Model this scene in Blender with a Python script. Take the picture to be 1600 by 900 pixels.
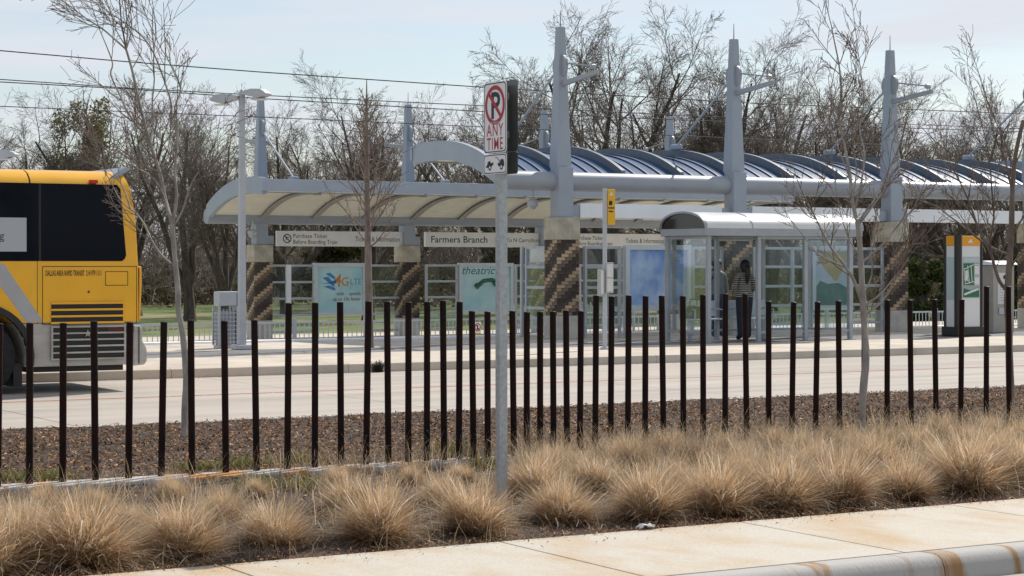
import bpy, bmesh, math, random
import numpy as np
from mathutils import Vector, Matrix, Euler
R = math.radians
for o in list(bpy.data.objects): bpy.data.objects.remove(o)
scene = bpy.context.scene
COL = scene.collection

# ------------------------------------------------------------------ camera
F = 3111.0            # focal length in photo pixels (1600 wide)
HZ = 410.0            # horizon row
CAMZ = 1.77
cam_d = bpy.data.cameras.new('camera'); cam = bpy.data.objects.new('camera', cam_d); COL.objects.link(cam)
cam.location = (0, 0, CAMZ); cam.rotation_euler = (R(90), 0, 0)
cam_d.sensor_width = 36.0; cam_d.lens = 36.0*F/1600.0
cam_d.shift_y = -(450-HZ)/1600.0
cam_d.clip_start = 0.1; cam_d.clip_end = 3000
scene.camera = cam

# ------------------------------------------------------------------ sky, sun, exposure
SUN_AZ = R(35)        # from +Y towards +X
SUN_EL = R(44)
world = bpy.data.worlds.new('World'); scene.world = world; world.use_nodes = True
wn = world.node_tree; wn.nodes.clear()
def wnode(t, **k):
    n = wn.nodes.new(t)
    for a, b in k.items(): setattr(n, a, b)
    return n
w_out = wnode('ShaderNodeOutputWorld'); w_bg = wnode('ShaderNodeBackground')
w_sky = wnode('ShaderNodeTexSky', sky_type='NISHITA', sun_disc=False, sun_elevation=SUN_EL, sun_rotation=SUN_AZ)
w_sky.air_density = 1.0; w_sky.dust_density = 0.7; w_sky.ozone_density = 1.3
w_co = wnode('ShaderNodeTexCoord'); w_map = wnode('ShaderNodeMapping')
w_map.inputs['Scale'].default_value = (1.6, 1.6, 13.0); w_map.inputs['Rotation'].default_value = (0.05, 0.08, 0)
w_noi = wnode('ShaderNodeTexNoise'); w_noi.inputs['Scale'].default_value = 2.6; w_noi.inputs['Detail'].default_value = 7; w_noi.inputs['Roughness'].default_value = 0.52
w_ramp = wnode('ShaderNodeValToRGB')
w_ramp.color_ramp.elements[0].position = 0.42; w_ramp.color_ramp.elements[0].color = (0.26, 0.26, 0.26, 1)
w_ramp.color_ramp.elements[1].position = 0.62; w_ramp.color_ramp.elements[1].color = (1, 1, 1, 1)
w_mix = wnode('ShaderNodeMixRGB'); w_cl = wnode('ShaderNodeMixRGB', blend_type='MULTIPLY'); w_cl.inputs['Fac'].default_value = 1.0
w_cl.inputs['Color1'].default_value = (6.7, 7.0, 7.6, 1); w_cl.inputs['Color2'].default_value = (1, 1, 1, 1)      # thin even cloud veil
wl = wn.links.new
wl(w_co.outputs['Generated'], w_map.inputs['Vector']); wl(w_map.outputs['Vector'], w_noi.inputs['Vector'])
wl(w_noi.outputs['Fac'], w_ramp.inputs['Fac']); wl(w_ramp.outputs['Color'], w_mix.inputs['Fac'])
wl(w_cl.outputs['Color'], w_mix.inputs['Color2']); wl(w_sky.outputs['Color'], w_mix.inputs['Color1']); wl(w_mix.outputs['Color'], w_bg.inputs['Color'])
w_bg.inputs['Strength'].default_value = 0.104
wl(w_bg.outputs['Background'], w_out.inputs['Surface'])
sd = bpy.data.lights.new('sun', 'SUN'); sun = bpy.data.objects.new('sun', sd); COL.objects.link(sun)
sd.energy = 4.5; sd.angle = R(0.6); sd.color = (1.0, 0.94, 0.85)
tosun = Vector((math.sin(SUN_AZ)*math.cos(SUN_EL), math.cos(SUN_AZ)*math.cos(SUN_EL), math.sin(SUN_EL)))
sun.rotation_euler = tosun.to_track_quat('Z', 'Y').to_euler()
sun.location = (20, 40, 60)
vs = scene.view_settings
vs.view_transform = 'Standard'; vs.look = 'None'; vs.exposure = 0.12; vs.gamma = 1.0; vs.use_curve_mapping = False

# ------------------------------------------------------------------ frame of the place: u along the busway, v away from the viewer
TH = R(30.6); CS, SN = math.cos(TH), math.sin(TH)
XVP = 800 + F*CS/SN
def W(u, v, z=0.0): return Vector((u*CS - v*SN, u*SN + v*CS, z))
def pu(px, v):
    Z = F*(v/SN)/(XVP-px); return (Z - v*CS)/SN
def pz(py, u, v): return CAMZ + (HZ-py)*(u*SN+v*CS)/F
def unp(px, py, Z): return Vector(((px-800)/F*Z, Z, CAMZ+(HZ-py)/F*Z))
def uv_of(p): return (p.x*CS+p.y*SN, -p.x*SN+p.y*CS)

# ------------------------------------------------------------------ materials
MATS = {}
def nodes_of(m): return m.node_tree.nodes, m.node_tree.links.new
def mat(name, col, rough=0.6, metal=0.0, var=0.0, vscale=6.0, col2=None, bump=0.0, bscale=40.0, stretch=None, spec=0.5, detail=5, lo=0.35, hi=0.65, coat=0.0, speck=0.0, each=0.0):
    m = bpy.data.materials.new(name); m.use_nodes = True
    N, L = nodes_of(m); b = N['Principled BSDF']
    b.inputs['Roughness'].default_value = rough; b.inputs['Metallic'].default_value = metal
    b.inputs['Specular IOR Level'].default_value = spec; b.inputs['Coat Weight'].default_value = coat
    c4 = (*col, 1)
    b.inputs['Base Color'].default_value = c4
    if var or col2 or bump or speck:
        tc = N.new('ShaderNodeTexCoord'); mp = N.new('ShaderNodeMapping'); L(tc.outputs['Object'], mp.inputs['Vector'])
        if stretch: mp.inputs['Scale'].default_value = stretch
    if var or col2:
        nz = N.new('ShaderNodeTexNoise'); nz.inputs['Scale'].default_value = vscale; nz.inputs['Detail'].default_value = detail; nz.inputs['Roughness'].default_value = 0.6
        L(mp.outputs['Vector'], nz.inputs['Vector'])
        rp = N.new('ShaderNodeValToRGB'); rp.color_ramp.elements[0].position = lo; rp.color_ramp.elements[1].position = hi
        if col2 is None: a = tuple(x*(1-var) for x in col); c = tuple(min(1, x*(1+var)) for x in col)
        else: a = col; c = col2
        rp.color_ramp.elements[0].color = (*a, 1); rp.color_ramp.elements[1].color = (*c, 1)
        L(nz.outputs['Fac'], rp.inputs['Fac']); L(rp.outputs['Color'], b.inputs['Base Color'])
    if speck or each:
        src = b.inputs['Base Color'].links[0].from_socket if b.inputs['Base Color'].links else None
        mu = N.new('ShaderNodeMixRGB'); mu.blend_type = 'MULTIPLY'; mu.inputs[0].default_value = 1.0
        if src: L(src, mu.inputs[1])
        else: mu.inputs[1].default_value = c4
        mr = N.new('ShaderNodeMapRange')
        if each:
            oi = N.new('ShaderNodeObjectInfo'); L(oi.outputs['Random'], mr.inputs[0]); mr.inputs[3].default_value = 1-each; mr.inputs[4].default_value = 1+each
        else:
            n3 = N.new('ShaderNodeTexNoise'); n3.inputs['Scale'].default_value = 75; n3.inputs['Detail'].default_value = 3; L(tc.outputs['Object'], n3.inputs['Vector'])
            L(n3.outputs['Fac'], mr.inputs[0]); mr.inputs[1].default_value = .3; mr.inputs[2].default_value = .7; mr.inputs[3].default_value = 1-speck; mr.inputs[4].default_value = 1+speck
        L(mr.outputs[0], mu.inputs[2]); L(mu.outputs[0], b.inputs['Base Color'])
    if bump:
        n2 = N.new('ShaderNodeTexNoise'); n2.inputs['Scale'].default_value = bscale; n2.inputs['Detail'].default_value = 6
        L(mp.outputs['Vector'], n2.inputs['Vector'])
        bp = N.new('ShaderNodeBump'); bp.inputs['Strength'].default_value = bump; bp.inputs['Distance'].default_value = 0.02
        L(n2.outputs['Fac'], bp.inputs['Height']); L(bp.outputs['Normal'], b.inputs['Normal'])
    MATS[name] = m; return m
def mat_attr(name, rough=0.8, trans=0.0):
    """colour from the mesh's own 'tint' attribute (one tint for each leaf, chip or blade)"""
    m = bpy.data.materials.new(name); m.use_nodes = True
    N, L = nodes_of(m); b = N['Principled BSDF']; b.inputs['Roughness'].default_value = rough
    b.inputs['Specular IOR Level'].default_value = 0.25
    a = N.new('ShaderNodeAttribute'); a.attribute_name = 'tint'
    L(a.outputs['Color'], b.inputs['Base Color'])
    if trans:
        t = N.new('ShaderNodeBsdfTranslucent'); mx = N.new('ShaderNodeMixShader'); mx.inputs[0].default_value = trans
        L(a.outputs['Color'], t.inputs['Color']); L(b.outputs[0], mx.inputs[1]); L(t.outputs[0], mx.inputs[2])
        L(mx.outputs[0], N['Material Output'].inputs['Surface'])
    MATS[name] = m; return m
def mat_glass(name, tint=(0.9, 0.94, 0.94), refl=0.10, rough=0.03):
    m = bpy.data.materials.new(name); m.use_nodes = True
    N, L = nodes_of(m); N.remove(N['Principled BSDF'])
    t = N.new('ShaderNodeBsdfTransparent'); t.inputs[0].default_value = (*tint, 1)
    g = N.new('ShaderNodeBsdfGlossy'); g.inputs['Roughness'].default_value = rough; g.inputs[0].default_value = (1, 1, 1, 1)
    mx = N.new('ShaderNodeMixShader'); lw = N.new('ShaderNodeLayerWeight'); lw.inputs['Blend'].default_value = 0.25
    ma = N.new('ShaderNodeMath'); ma.operation = 'MULTIPLY_ADD'; ma.inputs[1].default_value = 0.30; ma.inputs[2].default_value = refl
    L(lw.outputs['Fresnel'], ma.inputs[0]); L(ma.outputs[0], mx.inputs[0]); L(t.outputs[0], mx.inputs[1]); L(g.outputs[0], mx.inputs[2])
    L(mx.outputs[0], N['Material Output'].inputs['Surface'])
    MATS[name] = m; return m
M = MATS
mat('concrete_walk', (0.49, 0.450, 0.380), 0.85, col2=(0.43, 0.295, 0.155), vscale=1.2, stretch=(1.5, .8, 1), bump=0.12, bscale=90, lo=0.44, hi=0.74, detail=8, speck=.10)
mat('concrete_curb_rust', (0.40, 0.385, 0.36), 0.85, col2=(0.30, 0.17, 0.075), vscale=1.9, stretch=(2.2, .35, .35), bump=0.25, bscale=60, lo=0.57, hi=0.66, detail=7)
mat('concrete_curb', (0.52, 0.50, 0.46), 0.85, col2=(0.36, 0.35, 0.33), vscale=7, stretch=(6, 1, 1), bump=0.2, bscale=60)
mat('concrete_road', (0.43, 0.385, 0.335), 0.88, col2=(0.295, 0.265, 0.235), vscale=0.7, stretch=(0.22, 2.0, 1), bump=0.15, bscale=70, speck=.08, detail=8, lo=.38, hi=.72)
mat('concrete_plaza', (0.50, 0.44, 0.365), 0.88, var=0.16, vscale=0.9, bump=0.12, bscale=60, detail=8)
mat('plaza_band', (0.17, 0.165, 0.165), 0.88, var=0.15, vscale=2, bump=0.12)
mat('concrete_cap', (0.46, 0.42, 0.33), 0.9, var=0.18, vscale=5, bump=0.25, bscale=25)
mat('concrete_plinth', (0.48, 0.46, 0.42), 0.9, var=0.15, vscale=4, bump=0.25, bscale=25)
mat('edging', (0.45, 0.43, 0.40), 0.9, col2=(0.46, 0.20, 0.05), vscale=3.4, stretch=(1.2, .6, 1), bump=0.3, bscale=50, lo=0.50, hi=0.60)
mat('soil', (0.045, 0.030, 0.021), 0.95, var=0.4, vscale=12, bump=0.8, bscale=40)
mat('asphalt', (0.16, 0.155, 0.15), 0.9, var=0.2, vscale=8, bump=0.3, bscale=120)
mat('red_chalk', (0.62, 0.20, 0.17), 0.9, var=0.2, vscale=8)
mat('mortar', (0.09, 0.075, 0.062), 0.95)
mat('brick_tan', (0.43, 0.315, 0.20), 0.85, each=.22, var=0.25, vscale=3, bump=0.2)
mat('brick_mid', (0.165, 0.122, 0.09), 0.85, each=.25, var=0.25, vscale=3, bump=0.2)
mat('brick_dark', (0.062, 0.049, 0.040), 0.85, each=.3, var=0.3, vscale=3, bump=0.2)
mat('rib_slate', (0.13, 0.16, 0.195), 0.45, var=0.08)
mat('steel_blue', (0.33, 0.375, 0.435), 0.42, var=0.05, vscale=1.5, spec=0.5)
mat('steel_grey', (0.32, 0.345, 0.385), 0.45, var=0.05, vscale=1.5)
mat('alu', (0.43, 0.46, 0.50), 0.4, metal=0.15, var=0.06, vscale=3)
mat('galv', (0.42, 0.44, 0.45), 0.45, metal=0.35, var=0.15, vscale=30)
mat('sign_back', (0.075, 0.08, 0.07), 0.45, metal=0.2, var=0.25, vscale=8)
mat('roof_blue', (0.010, 0.065, 0.165), 0.28, metal=0.0, spec=0.7, var=0.1, vscale=2)
mat('seam_blue', (0.02, 0.035, 0.08), 0.5)
mat('soffit', (0.86, 0.81, 0.68), 0.7, var=0.04, vscale=2)
mat('white_panel', (0.84, 0.86, 0.88), 0.5, var=0.04, vscale=1.2)
mat('sign_white', (0.80, 0.79, 0.76), 0.5, var=0.04, vscale=2)
mat('sign_face', (0.86, 0.85, 0.86), 0.5, var=0.03, vscale=6)
mat('ink', (0.012, 0.012, 0.014), 0.5)
mat('red_ink', (0.48, 0.02, 0.035), 0.5)
mat('fence_rust', (0.008, 0.0032, 0.003), 0.5, spec=0.15, col2=(0.024, 0.0075, 0.005), vscale=14, stretch=(1, 1, 0.4), bump=0.2, bscale=120)
mat('bus_yellow', (0.86, 0.435, 0.014), 0.32, var=0.05, vscale=2, coat=0.4)
mat('bus_silver', (0.40, 0.40, 0.41), 0.4, metal=0.3, var=0.06, vscale=3)
mat('bus_skirt', (0.52, 0.50, 0.46), 0.5, col2=(0.33, 0.30, 0.26), vscale=2.2, stretch=(0.6, 1, 2))
mat('bus_glass', (0.003, 0.005, 0.010), 0.05, spec=0.10)
mat('bus_black', (0.012, 0.012, 0.013), 0.55)
mat('tyre', (0.014, 0.014, 0.015), 0.85, var=0.3, vscale=20)
mat('bus_ad', (0.42, 0.44, 0.46), 0.5)
mat('lamp_red', (0.55, 0.012, 0.01), 0.25)
mat('lamp_dark', (0.09, 0.012, 0.014), 0.25)
mat('flag_yellow', (0.72, 0.40, 0.012), 0.5)
mat('kiosk_orange', (0.70, 0.31, 0.012), 0.45)
mat('kiosk_black', (0.018, 0.016, 0.015), 0.4)
mat('kiosk_white', (0.66, 0.67, 0.68), 0.4)
mat('map_green', (0.015, 0.14, 0.065), 0.5)
mat('map_grey', (0.33, 0.36, 0.37), 0.5)
mat('map_pale', (0.42, 0.52, 0.53), 0.5)
mat('poster_teal', (0.30, 0.62, 0.68), 0.35, col2=(0.60, 0.80, 0.80), vscale=1.0)
mat('poster_blue', (0.16, 0.33, 0.70), 0.35, col2=(0.58, 0.72, 0.88), vscale=1.7, detail=7, stretch=(1, 1, 0.8))
mat('poster_pale', (0.50, 0.58, 0.62), 0.35, var=0.1, vscale=2)
mat('print_orange', (0.66, 0.25, 0.06), 0.4)
mat('print_blue', (0.05, 0.26, 0.52), 0.4)
mat('print_brown', (0.22, 0.10, 0.05), 0.4)
mat('print_green', (0.03, 0.10, 0.05), 0.4, col2=(0.02, 0.16, 0.09), vscale=14)
mat('print_teal', (0.03, 0.16, 0.17), 0.4)
mat('print_yellow', (0.45, 0.34, 0.04), 0.4)
mat('poster_frame', (0.62, 0.66, 0.70), 0.4, var=0.04)
mat('shelter_frame', (0.33, 0.355, 0.385), 0.4, metal=0.1, var=0.06)
mat('flange', (0.36, 0.335, 0.295), 0.6, var=0.06)
mat('bark_grey', (0.19, 0.155, 0.13), 0.9, var=0.3, vscale=12, stretch=(1, 1, .3), bump=0.4)
mat('paper', (0.66, 0.66, 0.65), 0.6, var=0.05)
mat('beige', (0.36, 0.34, 0.30), 0.6, var=0.08, vscale=3)
mat('bark_pale', (0.26, 0.225, 0.195), 0.9, col2=(0.43, 0.39, 0.345), vscale=14, stretch=(1, 1, 0.4), bump=0.4, bscale=40)
mat('bark_mid', (0.20, 0.150, 0.118), 0.9, var=0.3, vscale=12, stretch=(1, 1, 0.3), bump=0.4)
mat('bark_oak', (0.075, 0.060, 0.050), 0.95, var=0.4, vscale=6, stretch=(1, 1, 0.3), bump=0.5, bscale=14)
mat('twig_oak', (0.15, 0.122, 0.104), 0.95, var=0.3, vscale=2)
mat('twig_grey', (0.22, 0.185, 0.158), 0.95, var=0.3, vscale=2)
mat('wire', (0.02, 0.02, 0.022), 0.6)
mat('lawn', (0.085, 0.140, 0.025), 0.95, col2=(0.25, 0.215, 0.10), vscale=0.16, stretch=(1, 0.8, 1), bump=0.3, bscale=5, lo=0.4, hi=0.68)
mat('house_brick', (0.24, 0.115, 0.075), 0.9, var=0.2, vscale=4)
mat('house_roof', (0.26, 0.165, 0.125), 0.9, var=0.2, vscale=3)
mat('timber', (0.21, 0.105, 0.055), 0.9, var=0.25, vscale=5)
mat('skin', (0.30, 0.17, 0.11), 0.6)
mat('hair', (0.010, 0.008, 0.008), 0.5)
mat('denim_dark', (0.018, 0.022, 0.034), 0.85, var=0.2, vscale=20)
mat('denim', (0.035, 0.055, 0.10), 0.85, var=0.2, vscale=20)
mat('cloth_grey', (0.22, 0.23, 0.24), 0.85, var=0.1, vscale=10)
mat('shoe', (0.02, 0.02, 0.02), 0.6)
mat_glass('glass', (0.90, 0.94, 0.95), 0.02)
mat_glass('glass_shelter', (0.93, 0.96, 0.97), 0.015)
mat_glass('smoke_acrylic', (0.10, 0.11, 0.12), 0.08, 0.1)
mat('shelter_roof', (0.66, 0.66, 0.64), 0.30, var=0.03, vscale=3, spec=0.7)
mat_attr('litter', 0.85); mat_attr('straw', 0.6, 0.60); mat_attr('leaf', 0.7, 0.25)
# striped jersey
m = mat('stripes', (0.5, 0.48, 0.44), 0.85); N, L = nodes_of(m)
tc = N.new('ShaderNodeTexCoord'); sx = N.new('ShaderNodeSeparateXYZ'); L(tc.outputs['Object'], sx.inputs[0])
ma = N.new('ShaderNodeMath'); ma.operation = 'MULTIPLY'; ma.inputs[1].default_value = 26.0; L(sx.outputs['Z'], ma.inputs[0])
fr = N.new('ShaderNodeMath'); fr.operation = 'FRACT'; L(ma.outputs[0], fr.inputs[0])
gt = N.new('ShaderNodeMath'); gt.operation = 'GREATER_THAN'; gt.inputs[1].default_value = 0.62; L(fr.outputs[0], gt.inputs[0])
mx = N.new('ShaderNodeMixRGB'); mx.inputs[1].default_value = (0.02, 0.018, 0.02, 1); mx.inputs[2].default_value = (0.42, 0.40, 0.36, 1)
L(gt.outputs[0], mx.inputs[0]); L(mx.outputs[0], N['Principled BSDF'].inputs['Base Color'])

# ------------------------------------------------------------------ mesh helpers
def link(o, parent=None):
    COL.objects.link(o)
    if parent is not None: o.parent = parent
    return o
def tag(o, label=None, cat=None, group=None, kind=None):
    if label: o['label'] = label
    if cat: o['category'] = cat
    if group: o['group'] = group
    if kind: o['kind'] = kind
    return o
def root(name, u, v, z, label, cat, group=None, rot=TH):
    o = bpy.data.objects.new(name, None); o.empty_display_size = 0.2
    o.location = W(u, v, z); o.rotation_euler = (0, 0, rot); link(o); return tag(o, label, cat, group)
class MB:
    def __init__(s): s.v = []; s.f = []; s.m = []
    def add(s, vs, fs, m=0):
        n = len(s.v); s.v += [tuple(p) for p in vs]; s.f += [tuple(i+n for i in f) for f in fs]; s.m += [m]*len(fs); return s
    def box(s, x0, x1, y0, y1, z0, z1, m=0):
        return s.add([(x0,y0,z0),(x1,y0,z0),(x1,y1,z0),(x0,y1,z0),(x0,y0,z1),(x1,y0,z1),(x1,y1,z1),(x0,y1,z1)],
              [(3,2,1,0),(4,5,6,7),(0,1,5,4),(1,2,6,5),(2,3,7,6),(3,0,4,7)], m)
    def cbox(s, c, d, m=0): return s.box(c[0]-d[0]/2, c[0]+d[0]/2, c[1]-d[1]/2, c[1]+d[1]/2, c[2]-d[2]/2, c[2]+d[2]/2, m)
    def frustum(s, c0, d0, c1, d1, m=0):
        q = [(-.5,-.5),(.5,-.5),(.5,.5),(-.5,.5)]
        return s.add([(c0[0]+a*d0[0], c0[1]+b*d0[1], c0[2]) for a,b in q]+[(c1[0]+a*d1[0], c1[1]+b*d1[1], c1[2]) for a,b in q],
              [(3,2,1,0),(4,5,6,7),(0,1,5,4),(1,2,6,5),(2,3,7,6),(3,0,4,7)], m)
    def tube(s, pts, rs, n=8, m=0, caps=True):
        pts = [Vector(p) for p in pts]
        if not isinstance(rs, (list, tuple)): rs = [rs]*len(pts)
        vs = []; up = None
        for i, p in enumerate(pts):
            d = (pts[min(i+1, len(pts)-1)] - pts[max(i-1, 0)]).normalized()
            if up is None: up = Vector((0,0,1)) if abs(d.z) < 0.9 else Vector((1,0,0))
            a = d.cross(up).normalized(); b = a.cross(d).normalized(); up = b
            for k in range(n):
                t = 2*math.pi*(k+.5)/n; vs.append(p + a*math.cos(t)*rs[i] + b*math.sin(t)*rs[i])
        fs = []
        for i in range(len(pts)-1):
            for k in range(n): fs.append((i*n+k, i*n+(k+1)%n, (i+1)*n+(k+1)%n, (i+1)*n+k))
        if caps: fs.append(tuple(range(n-1,-1,-1))); fs.append(tuple((len(pts)-1)*n+k for k in range(n)))
        return s.add(vs, fs, m)
    def prism(s, poly, axis, a0, a1, m=0):
        n = len(poly)
        def P(q, a): return {'x': (a, q[0], q[1]), 'y': (q[0], a, q[1]), 'z': (q[0], q[1], a)}[axis]
        vs = [P(q, a0) for q in poly] + [P(q, a1) for q in poly]
        fs = [tuple(range(n-1,-1,-1)), tuple(range(n, 2*n))] + [(i, (i+1)%n, n+(i+1)%n, n+i) for i in range(n)]
        return s.add(vs, fs, m)
    def strip(s, lo, hi, axis, a0, a1, m=0):
        """solid between two matched 2-d polylines, extruded along axis"""
        n = len(lo)
        def P(q, a): return {'x': (a, q[0], q[1]), 'y': (q[0], a, q[1]), 'z': (q[0], q[1], a)}[axis]
        vs = [P(q, a0) for q in lo]+[P(q, a0) for q in hi]+[P(q, a1) for q in lo]+[P(q, a1) for q in hi]
        fs = []
        for i in range(n-1):
            fs += [(i, i+1, n+i+1, n+i), (2*n+i, 3*n+i, 3*n+i+1, 2*n+i+1), (i, 2*n+i, 2*n+i+1, i+1), (n+i, n+i+1, 3*n+i+1, 3*n+i)]
        fs += [(0, n, 3*n, 2*n), (n-1, 3*n-1, 4*n-1, 2*n-1)]
        return s.add(vs, fs, m)
    def mesh(s, name, mats, smooth=False):
        me = bpy.data.meshes.new(name); me.from_pydata(s.v, [], s.f)
        for mm in (mats if isinstance(mats, (list, tuple)) else [mats]): me.materials.append(M[mm])
        me.polygons.foreach_set('material_index', s.m)
        bm = bmesh.new(); bm.from_mesh(me); bmesh.ops.recalc_face_normals(bm, faces=bm.faces); bm.to_mesh(me); bm.free()
        if smooth:
            me.polygons.foreach_set('use_smooth', [True]*len(me.polygons)); me.set_sharp_from_angle(angle=R(38))
        return me
    def build(s, name, mats, parent=None, smooth=False, bevel=0, loc=None):
        o = bpy.data.objects.new(name, s.mesh(name, mats, smooth)); link(o, parent)
        if loc is not None: o.location = loc
        if bevel:
            b = o.modifiers.new('bevel', 'BEVEL'); b.width = bevel; b.segments = 2; b.limit_method = 'ANGLE'
        return o
def place_uv(o, u, v, z, rot=TH): o.location = W(u, v, z); o.rotation_euler = (0, 0, rot); return o
def np_mesh(name, verts, faces, mats, tint=None, smooth=False, fmat=None):
    """verts (n,3), faces (m,k) arrays; tint (n,3) is one colour per vertex"""
    me = bpy.data.meshes.new(name); nv = len(verts); nf, k = faces.shape
    me.vertices.add(nv); me.vertices.foreach_set('co', np.ascontiguousarray(verts, dtype=np.float32).ravel())
    me.loops.add(nf*k); me.loops.foreach_set('vertex_index', np.ascontiguousarray(faces, dtype=np.int32).ravel())
    me.polygons.add(nf); me.polygons.foreach_set('loop_start', np.arange(0, nf*k, k, dtype=np.int32))
    for mm in (mats if isinstance(mats, (list, tuple)) else [mats]): me.materials.append(M[mm])
    if fmat is not None: me.polygons.foreach_set('material_index', fmat)
    if smooth: me.polygons.foreach_set('use_smooth', np.ones(nf, dtype=bool))
    me.update(calc_edges=True)
    if tint is not None:
        at = me.attributes.new('tint', 'FLOAT_COLOR', 'POINT')
        at.data.foreach_set('color', np.concatenate([tint, np.ones((nv,1))], 1).astype(np.float32).ravel())
    return me
def seg_mesh(name, segs, mats, n=3):
    """segs: array (k,8) p0 p1 r0 r1 -> open tapered tubes"""
    S = np.asarray(segs, dtype=np.float64).reshape(-1, 8)
    p0, p1, r0, r1 = S[:, :3], S[:, 3:6], S[:, 6:7], S[:, 7:8]
    d = p1-p0; d /= np.maximum(np.linalg.norm(d, axis=1, keepdims=True), 1e-9)
    ref = np.where(np.abs(d[:, 2:3]) < 0.85, np.array([[0, 0, 1.]]), np.array([[1., 0, 0]]))
    a = np.cross(d, ref); a /= np.linalg.norm(a, axis=1, keepdims=True); b = np.cross(a, d)
    rings = []
    for (p, r) in ((p0-d*r0*0.3, r0), (p1+d*r1*0.3, r1)):
        for k in range(n):
            t = 2*math.pi*k/n; rings.append(p + (a*math.cos(t)+b*math.sin(t))*r)
    V = np.stack(rings, 1)                          # (k, 2n, 3)
    base = (np.arange(len(S))*2*n)[:, None]
    fc = np.concatenate([base+np.array([[k, (k+1) % n, n+(k+1) % n, n+k]]) for k in range(n)], 1).reshape(-1, 4)
    return np_mesh(name, V.reshape(-1, 3), fc, mats, smooth=True)
FONT = {}
def text(name, s, size, parent, loc, matname, rot=(R(90), 0, 0), align='LEFT', xs=1.0, shear=0.0, thick=0.0, bold=0.0, space=1.0):
    cu = bpy.data.curves.new('t', 'FONT'); cu.body = s; cu.size = size; cu.align_x = align; cu.shear = shear; cu.space_character = space
    cu.extrude = thick; cu.offset = bold*size; cu.resolution_u = 3
    t = bpy.data.objects.new('t', cu); COL.objects.link(t)
    bpy.context.view_layer.update()
    me = bpy.data.meshes.new_from_object(t.evaluated_get(bpy.context.evaluated_depsgraph_get()))
    bpy.data.objects.remove(t); bpy.data.curves.remove(cu)
    me.materials.clear(); me.materials.append(M[matname])
    o = bpy.data.objects.new(name, me); link(o, parent); o.location = loc; o.rotation_euler = rot; o.scale = (xs, 1, 1)
    return o
ORD = ['first','second','third','fourth','fifth','sixth','seventh','eighth','ninth','tenth','eleventh','twelfth','thirteenth','fourteenth','fifteenth','sixteenth','seventeenth','eighteenth','nineteenth','twentieth']

# ================================================================== setting
rng = random.Random(7)
def slab_set(parent, name, us, vs_, z0, z1, matname, gap=0.012, shared=None):
    k = 0
    for i in range(len(us)-1):
        for j in range(len(vs_)-1):
            b = MB().box(us[i]+gap/2, us[i+1]-gap/2, vs_[j]+gap/2, vs_[j+1]-gap/2, z0, z1)
            b.build(name, matname, parent, bevel=0.006)
def struct(name, b, matname, smooth=False, bevel=0):
    o = b.build(name, matname, None, smooth, bevel); o.rotation_euler = (0, 0, TH); return tag(o, kind='structure')
def struct_root(name):
    o = bpy.data.objects.new(name, None); o.rotation_euler = (0, 0, TH); link(o); return tag(o, kind='structure')
# lawn that runs to the horizon
gx = np.linspace(-1, 1, 60); gx = np.sign(gx)*np.abs(gx)**2.2*900
GX, GY = np.meshgrid(gx, gx+300); H = -0.58 + 0.05*np.sin(GX*0.13+1)*np.sin(GY*0.11)
V = np.stack([GX, GY, H], -1).reshape(-1, 3); idx = np.arange(3600).reshape(60, 60)
fc = np.stack([idx[:-1, :-1], idx[:-1, 1:], idx[1:, 1:], idx[1:, :-1]], -1).reshape(-1, 4)
tag(link(bpy.data.objects.new('ground', np_mesh('ground', V, fc, 'lawn', smooth=True))), kind='structure')
U0, U1 = -14.0, 34.0
# near street, curb, sidewalk
struct('street', MB().box(U0, U1, -6, 8.52, -0.5, -0.05), 'asphalt')
struct('gutter', MB().box(U0, U1, 7.9, 8.52, -0.3, -0.046), 'concrete_road')
cr = struct_root('street_curb')
prof = [(8.50, -0.3), (8.71, -0.3), (8.71, 0.098), (8.60, 0.10), (8.565, 0.092), (8.535, 0.07), (8.515, 0.03), (8.50, -0.05)]
us = [U0+1.795*2*k+0.36 for k in range(14)]
for a, b in zip(us[:-1], us[1:]):
    MB().prism(prof, 'x', a+0.004, b-0.004).build('curb_section', 'concrete_curb_rust' if 'concrete_curb_rust' in M else 'concrete_curb', cr, smooth=True)
sw = struct_root('sidewalk')
slab_set(sw, 'slab', [6.0+1.79*k for k in range(-11, 15)], [8.722, 10.30], -0.2, 0.10, 'concrete_walk')
struct('sidewalk_bedding', MB().box(U0, U1, 8.72, 10.30, -0.4, 0.07), 'soil')
# planting bed (gently mounded), edging strip under the posts, mulch bed
def bed(name, v0, v1, zf, nu=160, nv=24, matname='soil', amp=0.015):
    uu = np.linspace(U0, U1, nu); vv = np.linspace(v0, v1, nv); A, B = np.meshgrid(uu, vv)
    rs = np.random.RandomState(3); Z = zf((B-v0)/(v1-v0)) + rs.uniform(-amp, amp, A.shape)
    X = A*CS-B*SN; Y = A*SN+B*CS; V = np.stack([X, Y, Z], -1).reshape(-1, 3); i = np.arange(nu*nv).reshape(nv, nu)
    fc = np.stack([i[:-1, :-1], i[:-1, 1:], i[1:, 1:], i[1:, :-1]], -1).reshape(-1, 4)
    return tag(link(bpy.data.objects.new(name, np_mesh(name, V, fc, matname, smooth=True))), kind='structure')
bed('planting_bed', 10.305, 13.6, lambda t: 0.05+0.13*np.minimum(1, t*2.2))
bed('mulch_bed', 13.85, 19.05, lambda t: 0.20-0.05*t)
ed = struct_root('concrete_edging')
for a in np.arange(U0, U1-1, 1.5): MB().box(a+.004, a+1.496, 13.60, 13.88, -0.2, 0.212).build('edging_block', 'edging', ed, bevel=0.015)
nk = struct_root('busway_near_curb')
for a in np.arange(U0, 60, 3.0): MB().box(a+.004, a+2.996, 19.06, 19.22, -0.3, 0.15).build('curb_section', 'concrete_curb', nk, bevel=0.02)
bw = struct_root('busway')
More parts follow.
